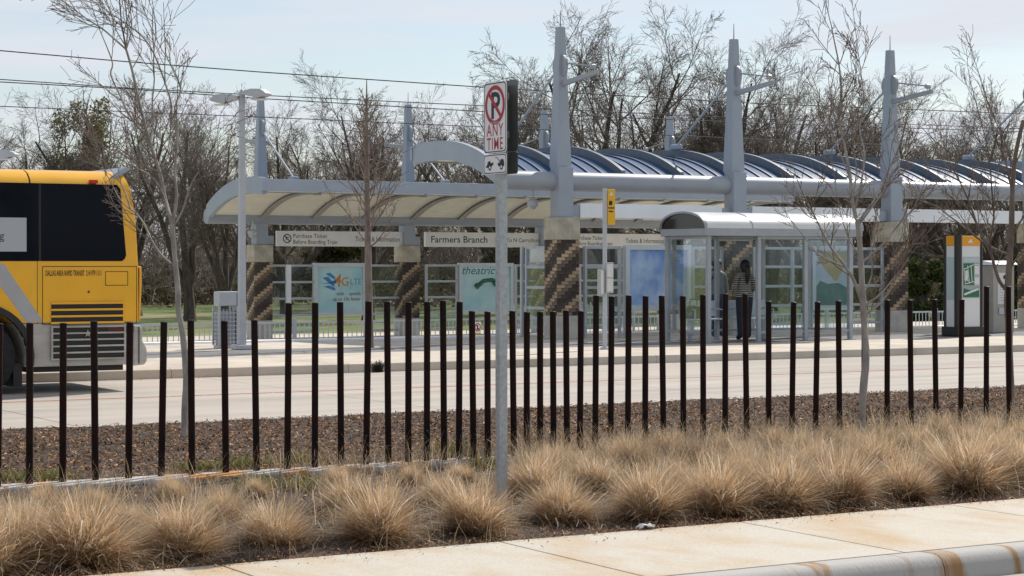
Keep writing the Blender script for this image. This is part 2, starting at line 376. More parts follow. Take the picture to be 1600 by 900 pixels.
slab_set(bw, 'slab', list(np.arange(-16, 66, 4.58)), [19.22, 24.0, 28.80], -0.25, 0.0, 'concrete_road', gap=0.014)
struct('busway_bedding', MB().box(-16, 62, 19.22, 28.8, -0.5, -0.03), 'soil')
# hand-chalked red line on the busway
rl = MB()
for a in np.arange(-6, 27, 0.5):
    if rng.random() < 0.95: rl.box(a, a+0.5-rng.random()*0.04, 24.9, 24.945, 0.002, 0.005)
struct('chalk_line', rl, 'red_chalk')
pc = struct_root('plaza_curb')
for a in np.arange(-16, 62, 3.0):
    MB().prism([(28.81, -0.2), (29.02, -0.2), (29.02, 0.15), (28.88, 0.15), (28.84, 0.135), (28.82, 0.10)], 'x', a+.004, a+2.996).build('curb_section', 'concrete_plaza', pc, smooth=True)
pl = struct_root('plaza')
slab_set(pl, 'slab', list(np.arange(-16, 64, 2.29)), [29.03, 30.6, 32.15], -0.2, 0.15, 'concrete_plaza')
slab_set(pl, 'slab', list(np.arange(-16, 64, 2.29)), [34.35, 35.8, 37.30], -0.2, 0.15, 'concrete_plaza')
slab_set(pl, 'grey_band', list(np.arange(-16, 64, 4.58)), [32.15, 34.35], -0.2, 0.148, 'plaza_band')  # darker grey strip running along the plaza
struct('plaza_bedding', MB().box(-16, 60, 29.0, 37.3, -0.5, 0.12), 'soil')
struct('plaza_edge', MB().box(-16, 62, 37.31, 37.65, -0.5, 0.19), 'white_panel', bevel=0.01)
struct('trackway', MB().box(-16, 66, 37.65, 48.5, -0.6, -0.42), 'concrete_curb')
struct('far_platform', MB().box(-16, 66, 48.5, 53.2, -0.6, -0.32), 'concrete_plaza')

# ================================================================== brick piers
BM = {}
def brick_mesh(orient, half, matname):
    k = (orient, half, matname)
    if k not in BM:
        l = 0.084 if half else 0.174
        b = MB(); (b.cbox((0, 0, 0), (l, 0.045, 0.064)) if orient == 'x' else b.cbox((0, 0, 0), (0.045, l, 0.064)))
        BM[k] = b.mesh('brick', matname)
    return BM[k]
CH = 0.0725
def brick_layout():
    out = []
    for c in range(22):
        z = 0.50 + CH*(c+0.5)
        for face in range(4):
            if face in (0, 2): spans = [(0, 2), (2, 4), (4, 6)] if c % 2 == 0 else [(0, 1), (1, 3), (3, 5), (5, 6)]
            else: spans = [(0, 2), (2, 4), (4, 5)] if c % 2 == 0 else [(0, 1), (1, 3), (3, 5)]
            for a, b in spans:
                half = (b-a) == 1
                mid = (a+b)/2*0.09
                if face == 0: p = (-0.27+mid, -0.2475, z); h = a
                elif face == 2: p = (0.27-mid, 0.2475, z); h = 12+a
                elif face == 1: p = (-0.2475, 0.225-mid, z); h = a-6
                else: p = (0.2475, -0.225+mid, z); h = a+6
                if half and a == 0: h -= 1
                s = (int(h)-c) % 8
                mt = 'brick_tan' if s in (0, 7) else 'brick_mid' if s in (1, 2) else 'brick_dark'
                out.append((p, 'x' if face in (0, 2) else 'y', half, mt))
    return out
LAY = brick_layout()
def pier(u, v, z, label, single):
    t = root('brick_pier', u, v, z, label, 'pier', 'spiral brick piers under the canopies')
    MB().box(-.275, .275, -.275, .275, 0, 0.495).build('plinth', 'concrete_plinth', t, bevel=0.012)
    MB().box(-.255, .255, -.255, .255, 0.49, 0.50+22*CH).build('mortar_core', 'mortar', t)
    MB().box(-.285, .285, -.285, .285, 0.502+22*CH, 2.57).build('cap', 'concrete_cap', t, bevel=0.015)
    if single:
        for p, ori, half, mt in LAY:
            o = bpy.data.objects.new('brick', brick_mesh(ori, half, mt)); link(o, t)
            o.location = (p[0], p[1], p[2])
    else:
        b = MB(); names = ['brick_tan', 'brick_mid', 'brick_dark']
        for p, ori, half, mt in LAY:
            l = 0.084 if half else 0.174
            b.cbox(p, (l, .045, .064) if ori == 'x' else (.045, l, .064), names.index(mt))
        tag(b.build('brick_courses', names, t), kind='stuff')
    return t
VF, VB = 35.8, 50.8
UF = [22.4+4.58*k for k in range(4)]
UB = [21.96+4.58*k for k in range(4)]
where_f = ['brick pier with spiral tan bricks beside the yellow bus stop flag', 'brick pier with spiral tan bricks seen through the bus shelter glass',
           'brick pier with spiral tan bricks behind the bare tree right of the shelter', 'brick pier at the right edge beyond the map kiosk']
where_b = ['far brick pier with spiral bricks just right of the light pole', 'far brick pier between the ticket sign and the Farmers Branch sign',
           'far brick pier mostly hidden behind the pier by the bus stop flag', 'far brick pier at the right end of the blue poster']
for k, u in enumerate(UF): pier(u, VF, 0.15, where_f[k], k < 3)
for k, u in enumerate(UB): pier(u, VB, -0.32, where_b[k], False)

# ================================================================== canopies
def cprof(y): return 4.42 - 0.72*(abs(3.0-y)/3.0)**2.3
YS = [3.9*i/26 for i in range(27)]
def canopy(cols, ua, ub, v0, sg, zoff, label):
    t = root('platform_canopy', ua, v0, zoff, label, 'canopy', 'twin platform canopies')
    L_ = ub-ua; n = round(L_/1.527); dx = L_/n
    def Y(y): return sg*y
    MB().tube([(-.05, Y(.1), 3.49), (L_+.05, Y(.1), 3.49)], 0.205, 28).build('tube_beam', 'steel_grey', t, smooth=True)
    for i in range(n+1):
        end = i in (0, n); x = i*dx; w = 0.06 if end else 0.05
        dep = 0.40 if end else 0.37
        ys = [0.12+3.78*k/22 for k in range(23)]
        MB().strip([(Y(y), cprof(y)-dep+(0.1 if y < .2 else 0)) for y in ys], [(Y(y), cprof(y)+(0.03 if end else 0)) for y in ys], 'x', x-w, x+w).build('arch_rib', 'steel_blue' if end else 'rib_slate', t, smooth=True)
    for i in range(1, n):
        ys = [0.2+3.66*k/22 for k in range(23)]
        MB().strip([(Y(y), cprof(y)-.40) for y in ys], [(Y(y), cprof(y)-.371) for y in ys], 'x', i*dx-.085, i*dx+.085).build('rib_flange', 'flange', t, smooth=True)
    for i in range(n):
        x0, x1 = i*dx+0.062, (i+1)*dx-0.062
        ys = [0.16+3.68*k/22 for k in range(23)]
        p = MB().strip([(Y(y), cprof(y)-.20) for y in ys], [(Y(y), cprof(y)-.17) for y in ys], 'x', x0, x1).build('roof_panel', 'roof_blue', t, smooth=True)
        for k in range(1, 4):
            xx = x0+(x1-x0)*k/4
            MB().strip([(Y(y), cprof(y)-.17) for y in ys], [(Y(y), cprof(y)-.14) for y in ys], 'x', xx-.024, xx+.024).build('seam', 'seam_blue', p, smooth=True)
        lo = []; hi = []
        y = 0.18; k = 0
        while y < 3.84:
            for yy, g in ((y, 0.03), (y+.02, 0.0), (y+.136, 0.0), (y+.14, .03)):
                lo.append((Y(yy), cprof(yy)-.32+g)); hi.append((Y(yy), cprof(yy)-.272))
            y += 0.1405
        MB().strip(lo, hi, 'x', x0, x1).build('soffit_panel', 'soffit', t)
    MB().box(-.09, L_+.09, *sorted((Y(3.905), Y(4.0))), 4.06, 4.37).build('fascia', 'steel_blue', t, bevel=0.01)
    MB().box(-.02, L_+.02, *sorted((Y(3.86), Y(3.903))), 4.02, 4.12).build('gutter_lip', 'steel_grey', t)
    for j, u in enumerate(cols):
        x = u-ua
        b = MB().box(x-.18, x+.18, -.18, .18, 2.722-.0, 3.79)
        b.frustum((x, Y(.06), 3.785), (.35, .35), (x, Y(.06), 6.77), (.155, .155))
        c = b.build('tower', 'steel_blue', t, bevel=0.012)
        MB().tube([(x, Y(.06), 6.76), (x, Y(.06), 7.12)], [.012, .006], 6).build('lightning_rod', 'wire', c)
        for q in (1, -1):
            cy = Y(.06)+q*.10
            arc = [(cy+q*.17*math.sin(math.pi*k/10)*1.0, 5.94-.23*math.cos(math.pi*k/10)) for k in range(11)]
            MB().prism(arc, 'x', x-.03, x+.03).build('gusset', 'steel_grey', c)
        MB().tube([(x, Y(.22), 5.84), (x, Y(2.25), cprof(2.25)+.10)], .028, 8).build('tie_rod', 'alu', c, smooth=True)
        MB().box(x-.07, x+.07, *sorted((Y(2.1), Y(2.45))), cprof(2.25)-.0, cprof(2.25)+.14).build('rod_anchor', 'steel_blue', c, bevel=.04)
        a = MB(); a.add([(x-.04, Y(-.05), 5.50), (x+.04, Y(-.05), 5.50), (x+.04, Y(-.05), 5.61), (x-.04, Y(-.05), 5.61),
                         (x-.04, Y(-1.38), 5.65), (x+.04, Y(-1.38), 5.65), (x+.04, Y(-1.38), 5.74), (x-.04, Y(-1.38), 5.74)],
                        [(0,1,2,3), (4,5,6,7), (0,1,5,4), (1,2,6,5), (2,3,7,6), (3,0,4,7)])
        a.build('outrigger', 'steel_grey', c, bevel=.008)
        MB().tube([(x, Y(-.18), 5.98), (x, Y(-1.22), 5.83)], .018, 8).build('stay', 'steel_grey', c, smooth=True)
        MB().tube([(x-.05, Y(-1.22), 5.82), (x+.05, Y(-1.22), 5.82)], .055, 10).build('clevis', 'steel_grey', c, smooth=True)
        if j < len(cols)-1:
            MB().box(x+.185, x+.40, -.05, .05, 2.74, 2.98).build('sign_bracket', 'steel_blue', c)
        if j > 0:
            MB().box(x-.40, x-.185, -.05, .05, 2.74, 2.98).build('sign_bracket', 'steel_blue', c)
    # loudspeaker dome by the first column
    x = cols[0]-ua
    d = MB().tube([(x-.42, Y(.5), 3.38), (x-.42, Y(.5), 3.12)], .02, 6)
    d.tube([(x-.42, Y(.5), 3.14), (x-.42, Y(.5), 3.08), (x-.42, Y(.5), 2.98), (x-.42, Y(.5), 2.90)], [.06, .12, .12, .05], 12)
    d.build('camera_dome', 'alu', t, smooth=True)
    return t
canopy(UF, 20.95, 38.0, VF, 1, 0.0, 'near canopy with ribbed blue metal roof on four blue grey towers')
canopy(UB, 20.4, 37.4, VB, -1, -0.47, 'far canopy showing its cream curved underside on four smaller towers')

# ================================================================== hanging signs
def sign_box(u0, u1, v, z0, z1, label, matname, group):
    t = root('hanging_sign', u0, v, z0, label, 'sign', group)
    MB().box(0, u1-u0, -.07, .07, 0, z1-z0).build('sign_box', matname, t, bevel=.008)
    return t, u1-u0, z1-z0
for k, lab in enumerate(['blank pale sign box left of the bus shelter roof', 'blank pale sign box just above the bus shelter roof', 'blank pale sign box above the map kiosk']):
    sign_box(UF[k]+.42, UF[k+1]-.42, VF, 2.72, 3.03, lab, 'white_panel', 'blank backs of near platform signs')
zb0, zb1 = 2.22, 2.645
def bsign(pa, pb, lab): return sign_box(pu(pa, VB), pu(pb, VB), VB, zb0, zb1, lab, 'sign_white', 'lettered far platform signs')
def sx(px, t0): return pu(px, VB)-t0
def ticket_sign(pa, pb, lab, p1, p2, pl=None):
    t, L_, h = bsign(pa, pb, lab); t0 = pu(pa, VB)
    yf = -.0725
    text('lettering', 'Purchase Ticket', .165, t, (p1-t0, yf, h*.55), 'ink', xs=.98)
    text('lettering', 'Before Boarding Train', .165, t, (p1-t0, yf, h*.16), 'ink', xs=.92)
    text('lettering', 'Tickets & Information', .20, t, (p2-t0, yf, h*.34), 'ink', align='RIGHT', xs=.80)
    if pl:
        cx = pl-t0; ring = MB(); n = 24
        pts = [(cx+.115*math.cos(2*math.pi*k/n), yf, h*.5+.115*math.sin(2*math.pi*k/n)) for k in range(n+1)]
        ring.tube(pts, .014, 5); ring.tube([(cx-.08, yf, h*.5+.08), (cx+.08, yf, h*.5-.08)], .014, 5)
        ring.tube([(cx-.03, yf, h*.5-.05), (cx-.03, yf, h*.5+.05), (cx+.05, yf, h*.5+.02)], .012, 5)
        ring.build('roundel', 'ink', t)
ticket_sign(432, 628, 'ticket sign with round emblem hanging behind the conical bare tree', pu(456, VB), pu(623, VB), pu(447, VB))
t, L_, h = bsign(664, 845, 'hanging sign reading Farmers Branch behind the no parking post'); t0 = pu(664, VB)
text('lettering', 'Farmers Branch', .27, t, (pu(671, VB)-t0, -.0725, h*.30), 'ink', xs=1.1, bold=.008)

text('lettering', 'To N Carrollton', .17, t, (pu(841, VB)-t0, -.0725, h*.36), 'ink', align='RIGHT', xs=1.0)
ticket_sign(880, 1039, 'ticket sign right of the yellow bus stop flag', pu(896, VB), pu(1035, VB))

# ================================================================== glazed windscreens with posters
def windscreen(u0, u1, v, zb, label, posts, rails, gaps_glass, name='windscreen', group='glazed platform windscreens'):
    """posts: list of u offsets; rails: z offsets; gaps_glass: list of (post a, post b) glazed between rails"""
    t = root(name, u0, v, zb, label, 'windscreen', group)
    for p in posts: MB().box(p-.03, p+.03, -.04, .04, 0, rails[-1]+.03).build('post', 'alu', t, bevel=.005)
    for a, b in gaps_glass:
        for z in rails: MB().box(posts[a]+.031, posts[b]-.031, -.03, .03, z-.03, z+.03).build('rail', 'alu', t, bevel=.004)
        for z0, z1 in zip(rails[:-1], rails[1:]):
            MB().box(posts[a]+.032, posts[b]-.032, -.005, .005, z0+.031, z1-.031).build('pane', 'glass', t)
    return t
def poster(u0, u1, v, z0, z1, matname, label, name='poster_case'):
    t = root(name, u0, v, z0, label, 'poster'); L_ = u1-u0; h = z1-z0
    fr = MB().box(-.04, .06, -.075, .075, -.05, h+.05).box(L_-.06, L_+.04, -.075, .075, -.05, h+.05).box(.061, L_-.061, -.074, .074, -.05, .06).box(.061, L_-.061, -.074, .074, h-.06, h+.05)
    fr.build('frame', 'poster_frame', t, bevel=.004)
    MB().box(.061, L_-.061, -.03, .03, .061, h-.061).build('backing', matname, t)
    return t, L_, h
RB = [.16, .62, 1.08, 1.54, 2.0]
P = lambda px: pu(px, VB)
ub0 = P(420)
windscreen(ub0, 0, VB, -.32, 'glazed windscreen around the teal phone poster', [P(q)-ub0 for q in (421, 448, 491, 570, 578, 627)], RB, [(0, 1), (1, 2), (4, 5)])
MB().box(P(446)-ub0, P(453)-ub0, -.09, -.05, .6, 2.02).build('notice_strip', 'white_panel', bpy.data.objects['windscreen'])
t, L_, h = poster(P(492), P(569), VB, P and (-.32+1.06-.42), 1.70, 'poster_teal', 'teal poster reading 4G LTE on the far windscreen')
yf = -.033
text('lettering', '4', .50, t, (L_*.36, yf, h*.56), 'print_orange', bold=.012, shear=.1)
text('lettering', 'G', .34, t, (L_*.52, yf-.001, h*.575), 'print_orange', bold=.012)
text('lettering', 'LTE', .24, t, (L_*.70, yf, h*.60), 'print_blue', xs=.95)
text('lettering', 'with', .135, t, (L_*.58, yf, h*.38), 'print_brown', align='RIGHT', bold=.01); text('lettering', 'speeds', .135, t, (L_*.92, yf, h*.38), 'print_brown', align='RIGHT', bold=.01)
text('lettering', 'up to 10x faster', .135, t, (L_*.92, yf, h*.27), 'print_brown', align='RIGHT', bold=.01)
g = MB()
for (ax, az, bx, bz, w) in ((.10, .62, .42, .66, .06), (.14, .74, .38, .58, .05), (.20, .82, .40, .72, .04), (.16, .56, .40, .50, .04)):
    g.prism([(L_*ax, h*az), (L_*bx, h*bz-w), (L_*bx, h*bz+w), (L_*(ax+bx)/2, h*(az+.02))], 'y', yf, yf+.002)
g.build('runner_print', 'print_blue', t)
ub1 = P(665)
windscreen(ub1, 0, VB, -.32, 'glazed windscreen around the pale theatre poster', [P(q)-ub1 for q in (666, 714, 717, 800, 806, 846)], RB, [(0, 1), (4, 5)])
t, L_, h = poster(P(718), P(799), VB, .32, 1.70, 'poster_teal', 'pale teal theatre poster with green figure behind the no parking post')
text('lettering', 'theatric', .34, t, (L_*.02, yf, h*.80), 'print_teal', shear=.35, xs=1.05)
g = MB()
g.tube([(L_*.36, yf, h*.57), (L_*.45, yf, h*.66), (L_*.62, yf, h*.68), (L_*.74, yf, h*.60)], [.07, .06, .06, .05], 7)
g.tube([(L_*.30, yf, h*.52), (L_*.34, yf, h*.58)], .085, 8); g.tube([(L_*.64, yf, h*.58), (L_*.68, yf, h*.62)], .085, 8)
g.tube([(L_*.72, yf, h*.72), (L_*.80, yf, h*.52), (L_*.84, yf, h*.36)], [.03, .03, .02], 6)
g.build('figure_print', 'print_green', t)
text('lettering', 'DART', .12, t, (L_*.5, yf, h*.08), 'print_green', align='CENTER') if False else None
ub2 = P(905)
windscreen(ub2, 0, VB, -.32, 'far glazed windscreen seen behind the blue poster', [P(q)-ub2 for q in (906, 950, 990, 1036)], RB, [(0, 1), (1, 2), (2, 3)])
# near row
RF = [.22, .64, 1.08, 1.52, 1.94]
Q = lambda px: pu(px, VF)
f0 = Q(912)
windscreen(f0, 0, VF, .15, 'near glazed windscreen beside the bus stop flag', [Q(q)-f0 for q in (914, 968, 977, 1076, 1082, 1128)], RF, [(0, 1), (4, 5)])
t, L_, h = poster(Q(978), Q(1075), VF, .78, 2.10, 'poster_blue', 'large blue poster left of the bus shelter')
text('lettering', 'blue', .20, t, (L_*.62, yf, h*.42), 'paper', shear=.3) if False else None
g = MB(); rr = random.Random(4)
for k in range(70):
    x = L_*(.35+.6*rr.random()**.8); z = h*(.30+.33*rr.random()); a = rr.random()*3.1
    g.tube([(x, yf+.004, z), (x+.05*math.cos(a), yf+.004, z+.05*math.sin(a))], .006, 4)
g.build('splash_print', 'poster_pale', t)
f1 = Q(1176)
windscreen(f1, 0, VF, .15, 'near glazed windscreen behind the right half of the bus shelter', [Q(q)-f1 for q in (1177, 1238, 1264, 1268, 1326, 1330, 1379)], RF, [(0, 1), (1, 2), (5, 6)])
t, L_, h = poster(Q(1269), Q(1325), VF, .72, 2.10, 'poster_pale', 'pale poster with yellow diamond behind the bus shelter')
MB().prism([(L_*.12, h*.80), (L_*.30, h*.93), (L_*.93, h*.93), (L_*.94, h*.78), (L_*.66, h*.45), (L_*.60, h*.45)], 'y', yf, yf+.002).build('diamond_print', 'print_yellow', t)
g = MB(); rr = random.Random(9)
g.prism([(.065, .065), (L_-.065, .065), (L_-.065, h*.34), (L_*.7, h*.42), (L_*.4, h*.40), (L_*.2, h*.46), (.065, h*.33)], 'y', yf+.001, yf+.002)
g.build('trees_print', 'print_green', t)
# glazed wing running back from the first near pier
t = root('windscreen', UF[0]-.12, VF+.3, .15, 'short glazed windscreen wing left of the near brick pier', 'windscreen', 'glazed platform windscreens')
for y in (0.05, .95, 1.15): MB().box(-.03, .03, y-.035, y+.035, 0, 1.97).build('post', 'alu', t, bevel=.005)
for z in RF: MB().box(-.025, .025, .09, .91, z-.03, z+.03).build('rail', 'alu', t)
for z0, z1 in zip(RF[:-1], RF[1:]): MB().box(-.004, .004, .09, .91, z0+.031, z1-.031).build('pane', 'glass', t)

# ================================================================== railing between the tracks
VR = 44.0; r0, r1 = pu(205, VR), pu(1640, VR)
t = root('platform_railing', r0, VR, -.42, 'long pale picket railing between the tracks', 'railing')
Lr = r1-r0
MB().box(0, Lr, -.02, .02, .72, .765).build('top_rail', 'alu', t); MB().box(0, Lr, -.02, .02, .24, .28).build('bottom_rail', 'alu', t)
MB().box(0, Lr, -.12, .12, 0, .22).build('base_curb', 'steel_grey', t)
pm = MB().box(-.0085, .0085, -.0085, .0085, .281, .719).mesh('picket', 'alu'); n = int(Lr/.128)
n = min(n, 280)
for k in range(n):
    if k % 16 == 0: MB().box(k*Lr/n-.04, k*Lr/n+.04, -.05, .05, .22, .84).build('post', 'steel_grey', t, bevel=.006)
    else:
        o = bpy.data.objects.new('picket', pm); link(o, t); o.location = (k*Lr/n, 0, 0)
u = pu(746, VR-.1); t = root('warning_sign', u, VR-.1, 0, 'small round no walking sign over yellow plate on the railing', 'sign')
zt = pz(503, u, VR); z1_ = pz(520, u, VR); z2_ = pz(530, u, VR)
MB().box(-.10, .10, -.01, .0, z1_+.01, zt).build('plate', 'sign_face', t); MB().box(-.10, .10, -.01, 0, z2_, z1_).build('lower_plate', 'print_yellow', t)
zc = (zt+z1_)/2+.005; ring = MB().tube([(.078*math.cos(2*math.pi*k/20), -.013, zc+.095*math.sin(2*math.pi*k/20)) for k in range(21)], .012, 5)
ring.tube([(-.05, -.013, zc+.06), (.05, -.013, zc-.06)], .011, 5); ring.build('ring', 'red_ink', t)
MB().tube([(0, -.011, zc+.06), (0, -.011, zc-.0), (-.02, -.011, zc-.065)], .014, 6).tube([(0, -.011, zc), (.025, -.011, zc-.06)], .012, 6).build('walker', 'ink', t)

# ================================================================== bus shelter
VS = 32.4; s0 = pu(1107, VS); SL = pu(1342, VS)-s0; SD = 1.42
t = root('bus_shelter', s0, VS, .15, 'grey framed bus shelter with pale barrel roof and clear glass walls', 'bus shelter')
PX = [0.0] + [pu(q, VS)-s0 for q in (1185, 1258, 1328)]
for x in PX:
    for y in (0, SD):
        p = MB().box(x-.042, x+.042, y-.042, y+.042, 0, 2.155).build('post', 'shelter_frame', t, bevel=.006)
        MB().box(x-.09, x+.09, y-.09, y+.09, 0, .012).build('foot_plate', 'shelter_frame', p)
E0, E1 = -.12, SL+.02
for y in (-.05, SD+.05): MB().box(E0, E1, y-.05, y+.05, 2.157, 2.31).build('eave_beam', 'shelter_frame', t, bevel=.012)
for x in (E0+.05, E1-.05): MB().box(x-.05, x+.05, .001, SD-.001, 2.158, 2.305).build('end_beam', 'shelter_frame', t, bevel=.012)
def aprof(k, n=18):
    a = math.pi*k/n; y = SD/2-(SD/2+.09)*math.cos(a); return (y, 2.312+.335*math.sin(a)**.85 if 0 < k < n else 2.312)
xs_ = [E0] + [pu(q, VS)-s0 for q in (1172, 1237, 1300)] + [E1]
for a, b in zip(xs_[:-1], xs_[1:]):
    MB().strip([(y, z-.018) for y, z in map(aprof, range(19))], [aprof(k) for k in range(19)], 'x', a+.012, b-.012).build('roof_panel', 'shelter_roof', t, smooth=True)
for x in xs_:
    w = .035 if x in (E0, E1) else .016
    MB().strip([(y, z-.03) for y, z in map(aprof, range(19))], [(y, z+.012) for y, z in map(aprof, range(19))], 'x', x-w, x+w).build('roof_hoop', 'shelter_frame' if x in (E0, E1) else 'steel_blue', t, smooth=True)
for x in (E0+.02, E1-.02):
    MB().prism([(SD/2-(y-SD/2)*.97, 2.315+(z-2.312)*.9) for y, z in map(aprof, range(19))], 'x', x-.004, x+.004).build('gable_panel', 'smoke_acrylic', t)
def glaze(x0, x1, y, z0=.22, z1=2.10):
    MB().box(x0, x1, y-.005, y+.005, z0, z1).build('pane', 'glass_shelter', t)
    MB().box(x0, x1, y-.022, y+.022, z0-.05, z0-.001).build('glazing_bar', 'shelter_frame', t); MB().box(x0, x1, y-.022, y+.022, z1+.001, z1+.05).build('glazing_bar', 'shelter_frame', t)
for a, b in zip(PX[:-1], PX[1:]): glaze(a+.045, b-.045, SD)
for a, b in list(zip(PX[:-1], PX[1:]))[1:]: glaze(a+.045, b-.045, 0)
for x in (PX[0], PX[-1]):
    MB().box(x-.005, x+.005, .045, SD-.045, .22, 2.10).build('pane', 'glass_shelter', t)
    for z in (.195, 2.125): MB().box(x-.022, x+.022, .045, SD-.045, z-.024, z+.024).build('glazing_bar', 'shelter_frame', t)
MB().box(PX[0]+.09, PX[0]+.17, SD-.07, SD-.03, .22, 2.12).build('timetable_frame', 'steel_grey', t)
# benches inside
def bench(x, L_, lab):
    b = root('shelter_bench', *uv_of(W(s0, VS)+Vector((x*CS-1.02*SN, x*SN+1.02*CS, 0))), .15, lab, 'bench', 'metal benches in the shelter')
    MB().box(0, L_, -.2, .2, .43, .46).build('seat', 'alu', b, bevel=.01)
    MB().prism([(.20, .50), (.225, .50), (.27, .82), (.245, .82)], 'x', 0, L_).build('backrest', 'alu', b, bevel=.005)
    for q in (.12, L_-.12):
        MB().box(q-.03, q+.03, -.03, .03, 0, .428).build('leg', 'steel_grey', b)
        MB().tube([(q, -.18, .461), (q, -.2, .64), (q, .10, .66), (q, .235, .64)], .015, 6).build('armrest', 'alu', b, smooth=True)
bench(PX[0]+.15, .95, 'metal bench in the left end of the bus shelter'); bench(PX[1]+.15, 1.0, 'metal bench behind the middle glass of the bus shelter')

# ================================================================== bus stop flag
u = pu(945, 31.0); t = root('bus_stop_flag', u, 31.0, .15, 'grey post with narrow yellow bus stop flag before the brick pier', 'bus stop sign')
MB().tube([(0, 0, 0), (0, 0, 3.0)], .042, 12).build('pole', 'alu', t, smooth=True)
MB().tube([(0, 0, 0), (0, 0, .04)], .09, 12).build('foot', 'alu', t, smooth=True)
f = MB().box(.045, .215, -.03, .03, 2.32, 2.98).build('flag', 'flag_yellow', t, bevel=.01)
MB().prism([(.075, 2.685), (.135, 2.685), (.15, 2.715), (.145, 2.755), (.12, 2.77), (.08, 2.765), (.07, 2.72)], 'y', -.0325, -.0305).build('printed_mark', 'ink', f)
for (za, xa, xb) in ((2.62, .06, .20), (2.555, .07, .165)):       # two short lines of print, too small to read
    for q in range(5): MB().box(xa+(xb-xa)*q/5, xa+(xb-xa)*(q+.78)/5, -.0325, -.0305, za, za+.03-.004*(q % 2)).build('printed_mark', 'ink', f)
MB().prism([(.075, 2.87), (.17, 2.87), (.15, 2.90), (.125, 2.94), (.1, 2.90)], 'y', -.0325, -.0305).build('emblem', 'paper', f)
c = MB().box(-.02, .14, -.085, -.045, 1.05, 1.62).build('timetable_case', 'galv', t, bevel=.006)
MB().box(-.005, .125, -.089, -.086, 1.35, 1.59).build('timetable', 'paper', c); MB().box(-.005, .125, -.089, -.086, 1.08, 1.32).build('timetable', 'paper', c)
c = MB().box(-.13, -.06, -.06, .06, 1.0, 1.5).build('timetable_case', 'galv', t, bevel=.006)
MB().box(-.125, -.065, -.064, -.061, 1.04, 1.47).build('timetable', 'paper', c)

# ================================================================== bus
VBUS = 26.3; ur = pu(232, VBUS)
t = root('transit_bus', ur, VBUS, 0, 'yellow city bus with dark windows, its rear end at the left edge', 'bus')
def bp(px, py): uu = pu(px, VBUS); return (uu-ur, pz(py, uu, VBUS))
BWID = 2.42; XF = -11.6; ZS = .95
xw = pu(-31, VBUS)-ur; wheels = [xw, xw-6.9]
def arch(xc, r, zlow, n=14):
    """points of the wheel opening above zlow, from +x side to -x side"""
    a0 = math.asin(max(-1, min(1, (zlow-.5)/r))); return [(xc+r*math.cos(a0+(math.pi-2*a0)*k/n), .5+r*math.sin(a0+(math.pi-2*a0)*k/n)) for k in range(n+1)]
RA = .64
def body_poly(z0):
    pts = [bp(217, 503) if z0 > .9 else (bp(209, 503)[0], .93)]
    return pts
rear = [(bp(217, 500)[0], ZS), bp(216.5, 415), bp(213, 350), (bp(206, 295)[0], 2.74)]
low = []
for xc in wheels: low += arch(xc, RA, ZS)
MB().prism(rear + [(XF+.12, 2.74), (XF, 2.0), (XF-.02, ZS)] + low[::-1], 'y', 0, BWID).build('body', 'bus_yellow', t, bevel=.02)
sk = [(bp(209, 500)[0], .945), (XF, .945), (XF, .40)]
pts = [(bp(209, 500)[0], .365)]
for xc in wheels: pts += arch(xc, RA, .365)
MB().prism(pts + [(XF, .36), (XF, .945)] + [p for xc in wheels[::-1] for p in arch(xc, RA, .945)[::-1]][:0] + [(wheels[1]-.47, .945)], 'y', .012, BWID-.012) if False else None
def skirt_part(x0, x1, a0=None, a1=None):
    """panel between two wheel openings: a0 opening at the x0 end, a1 at the x1 end"""
    def edge(xc, side): 
        out = []
        for k in range(9):
            z = .365+(.945-.365)*k/8; out.append((xc+side*math.sqrt(max(RA*RA-(z-.5)**2, 0)), z))
        return out
    L_ = edge(a0, 1) if a0 is not None else [(x0, .365), (x0, .945)]
    R_ = edge(a1, -1) if a1 is not None else [(x1, .365), (x1, .945)]
    return MB().prism(L_ + R_[::-1], 'y', .012, BWID-.012).build('skirt', 'bus_skirt', t)
skirt_part(0, bp(209, 500)[0], wheels[0], None); skirt_part(0, 0, wheels[1], wheels[0]); skirt_part(XF, 0, None, wheels[1])
sec = [(0.0, 2.72), (.02, 2.80), (.07, 2.90), (.17, 2.98), (.34, 3.03), (1.21, 3.07), (BWID-.34, 3.03), (BWID-.17, 2.98), (BWID-.07, 2.90), (BWID-.02, 2.80), (BWID, 2.72)]
xm = bp(48, 265)[0]
def roof_piece(x0, x1, endr=False):
    b = MB().prism(sec, 'x', x0, x1)
    if endr:
        n = len(sec); b.v = [((p[0]-max(0, (p[2]-2.72))*.30) if p[0] > x1-.01 else p[0], p[1], p[2]) for p in b.v]
    return b.build('roof', 'bus_yellow', t, smooth=True)
roof_piece(XF+.05, xm-.012); roof_piece(xm+.012, bp(206, 290)[0], True)
MB().prism([(y*.994+.007, z-.012) for y, z in sec], 'x', xm-.03, xm+.03).build('roof_joint', 'bus_black', t)
fx0, fx1 = bp(172, 270)[0], bp(203, 262)[0]
MB().prism([(fx0, 2.86), (fx1+.05, 3.06), (fx1+.06, 3.08), (fx1-.02, 3.09), (fx0+.02, 2.93)], 'y', .10, BWID-.10).build('roof_flap', 'steel_blue', t)
MB().box(bp(196, 300)[0], bp(204, 300)[0]-.02, .04, BWID-.04, 2.741, 2.86).build('roof_corner', 'bus_yellow', t, bevel=.03)
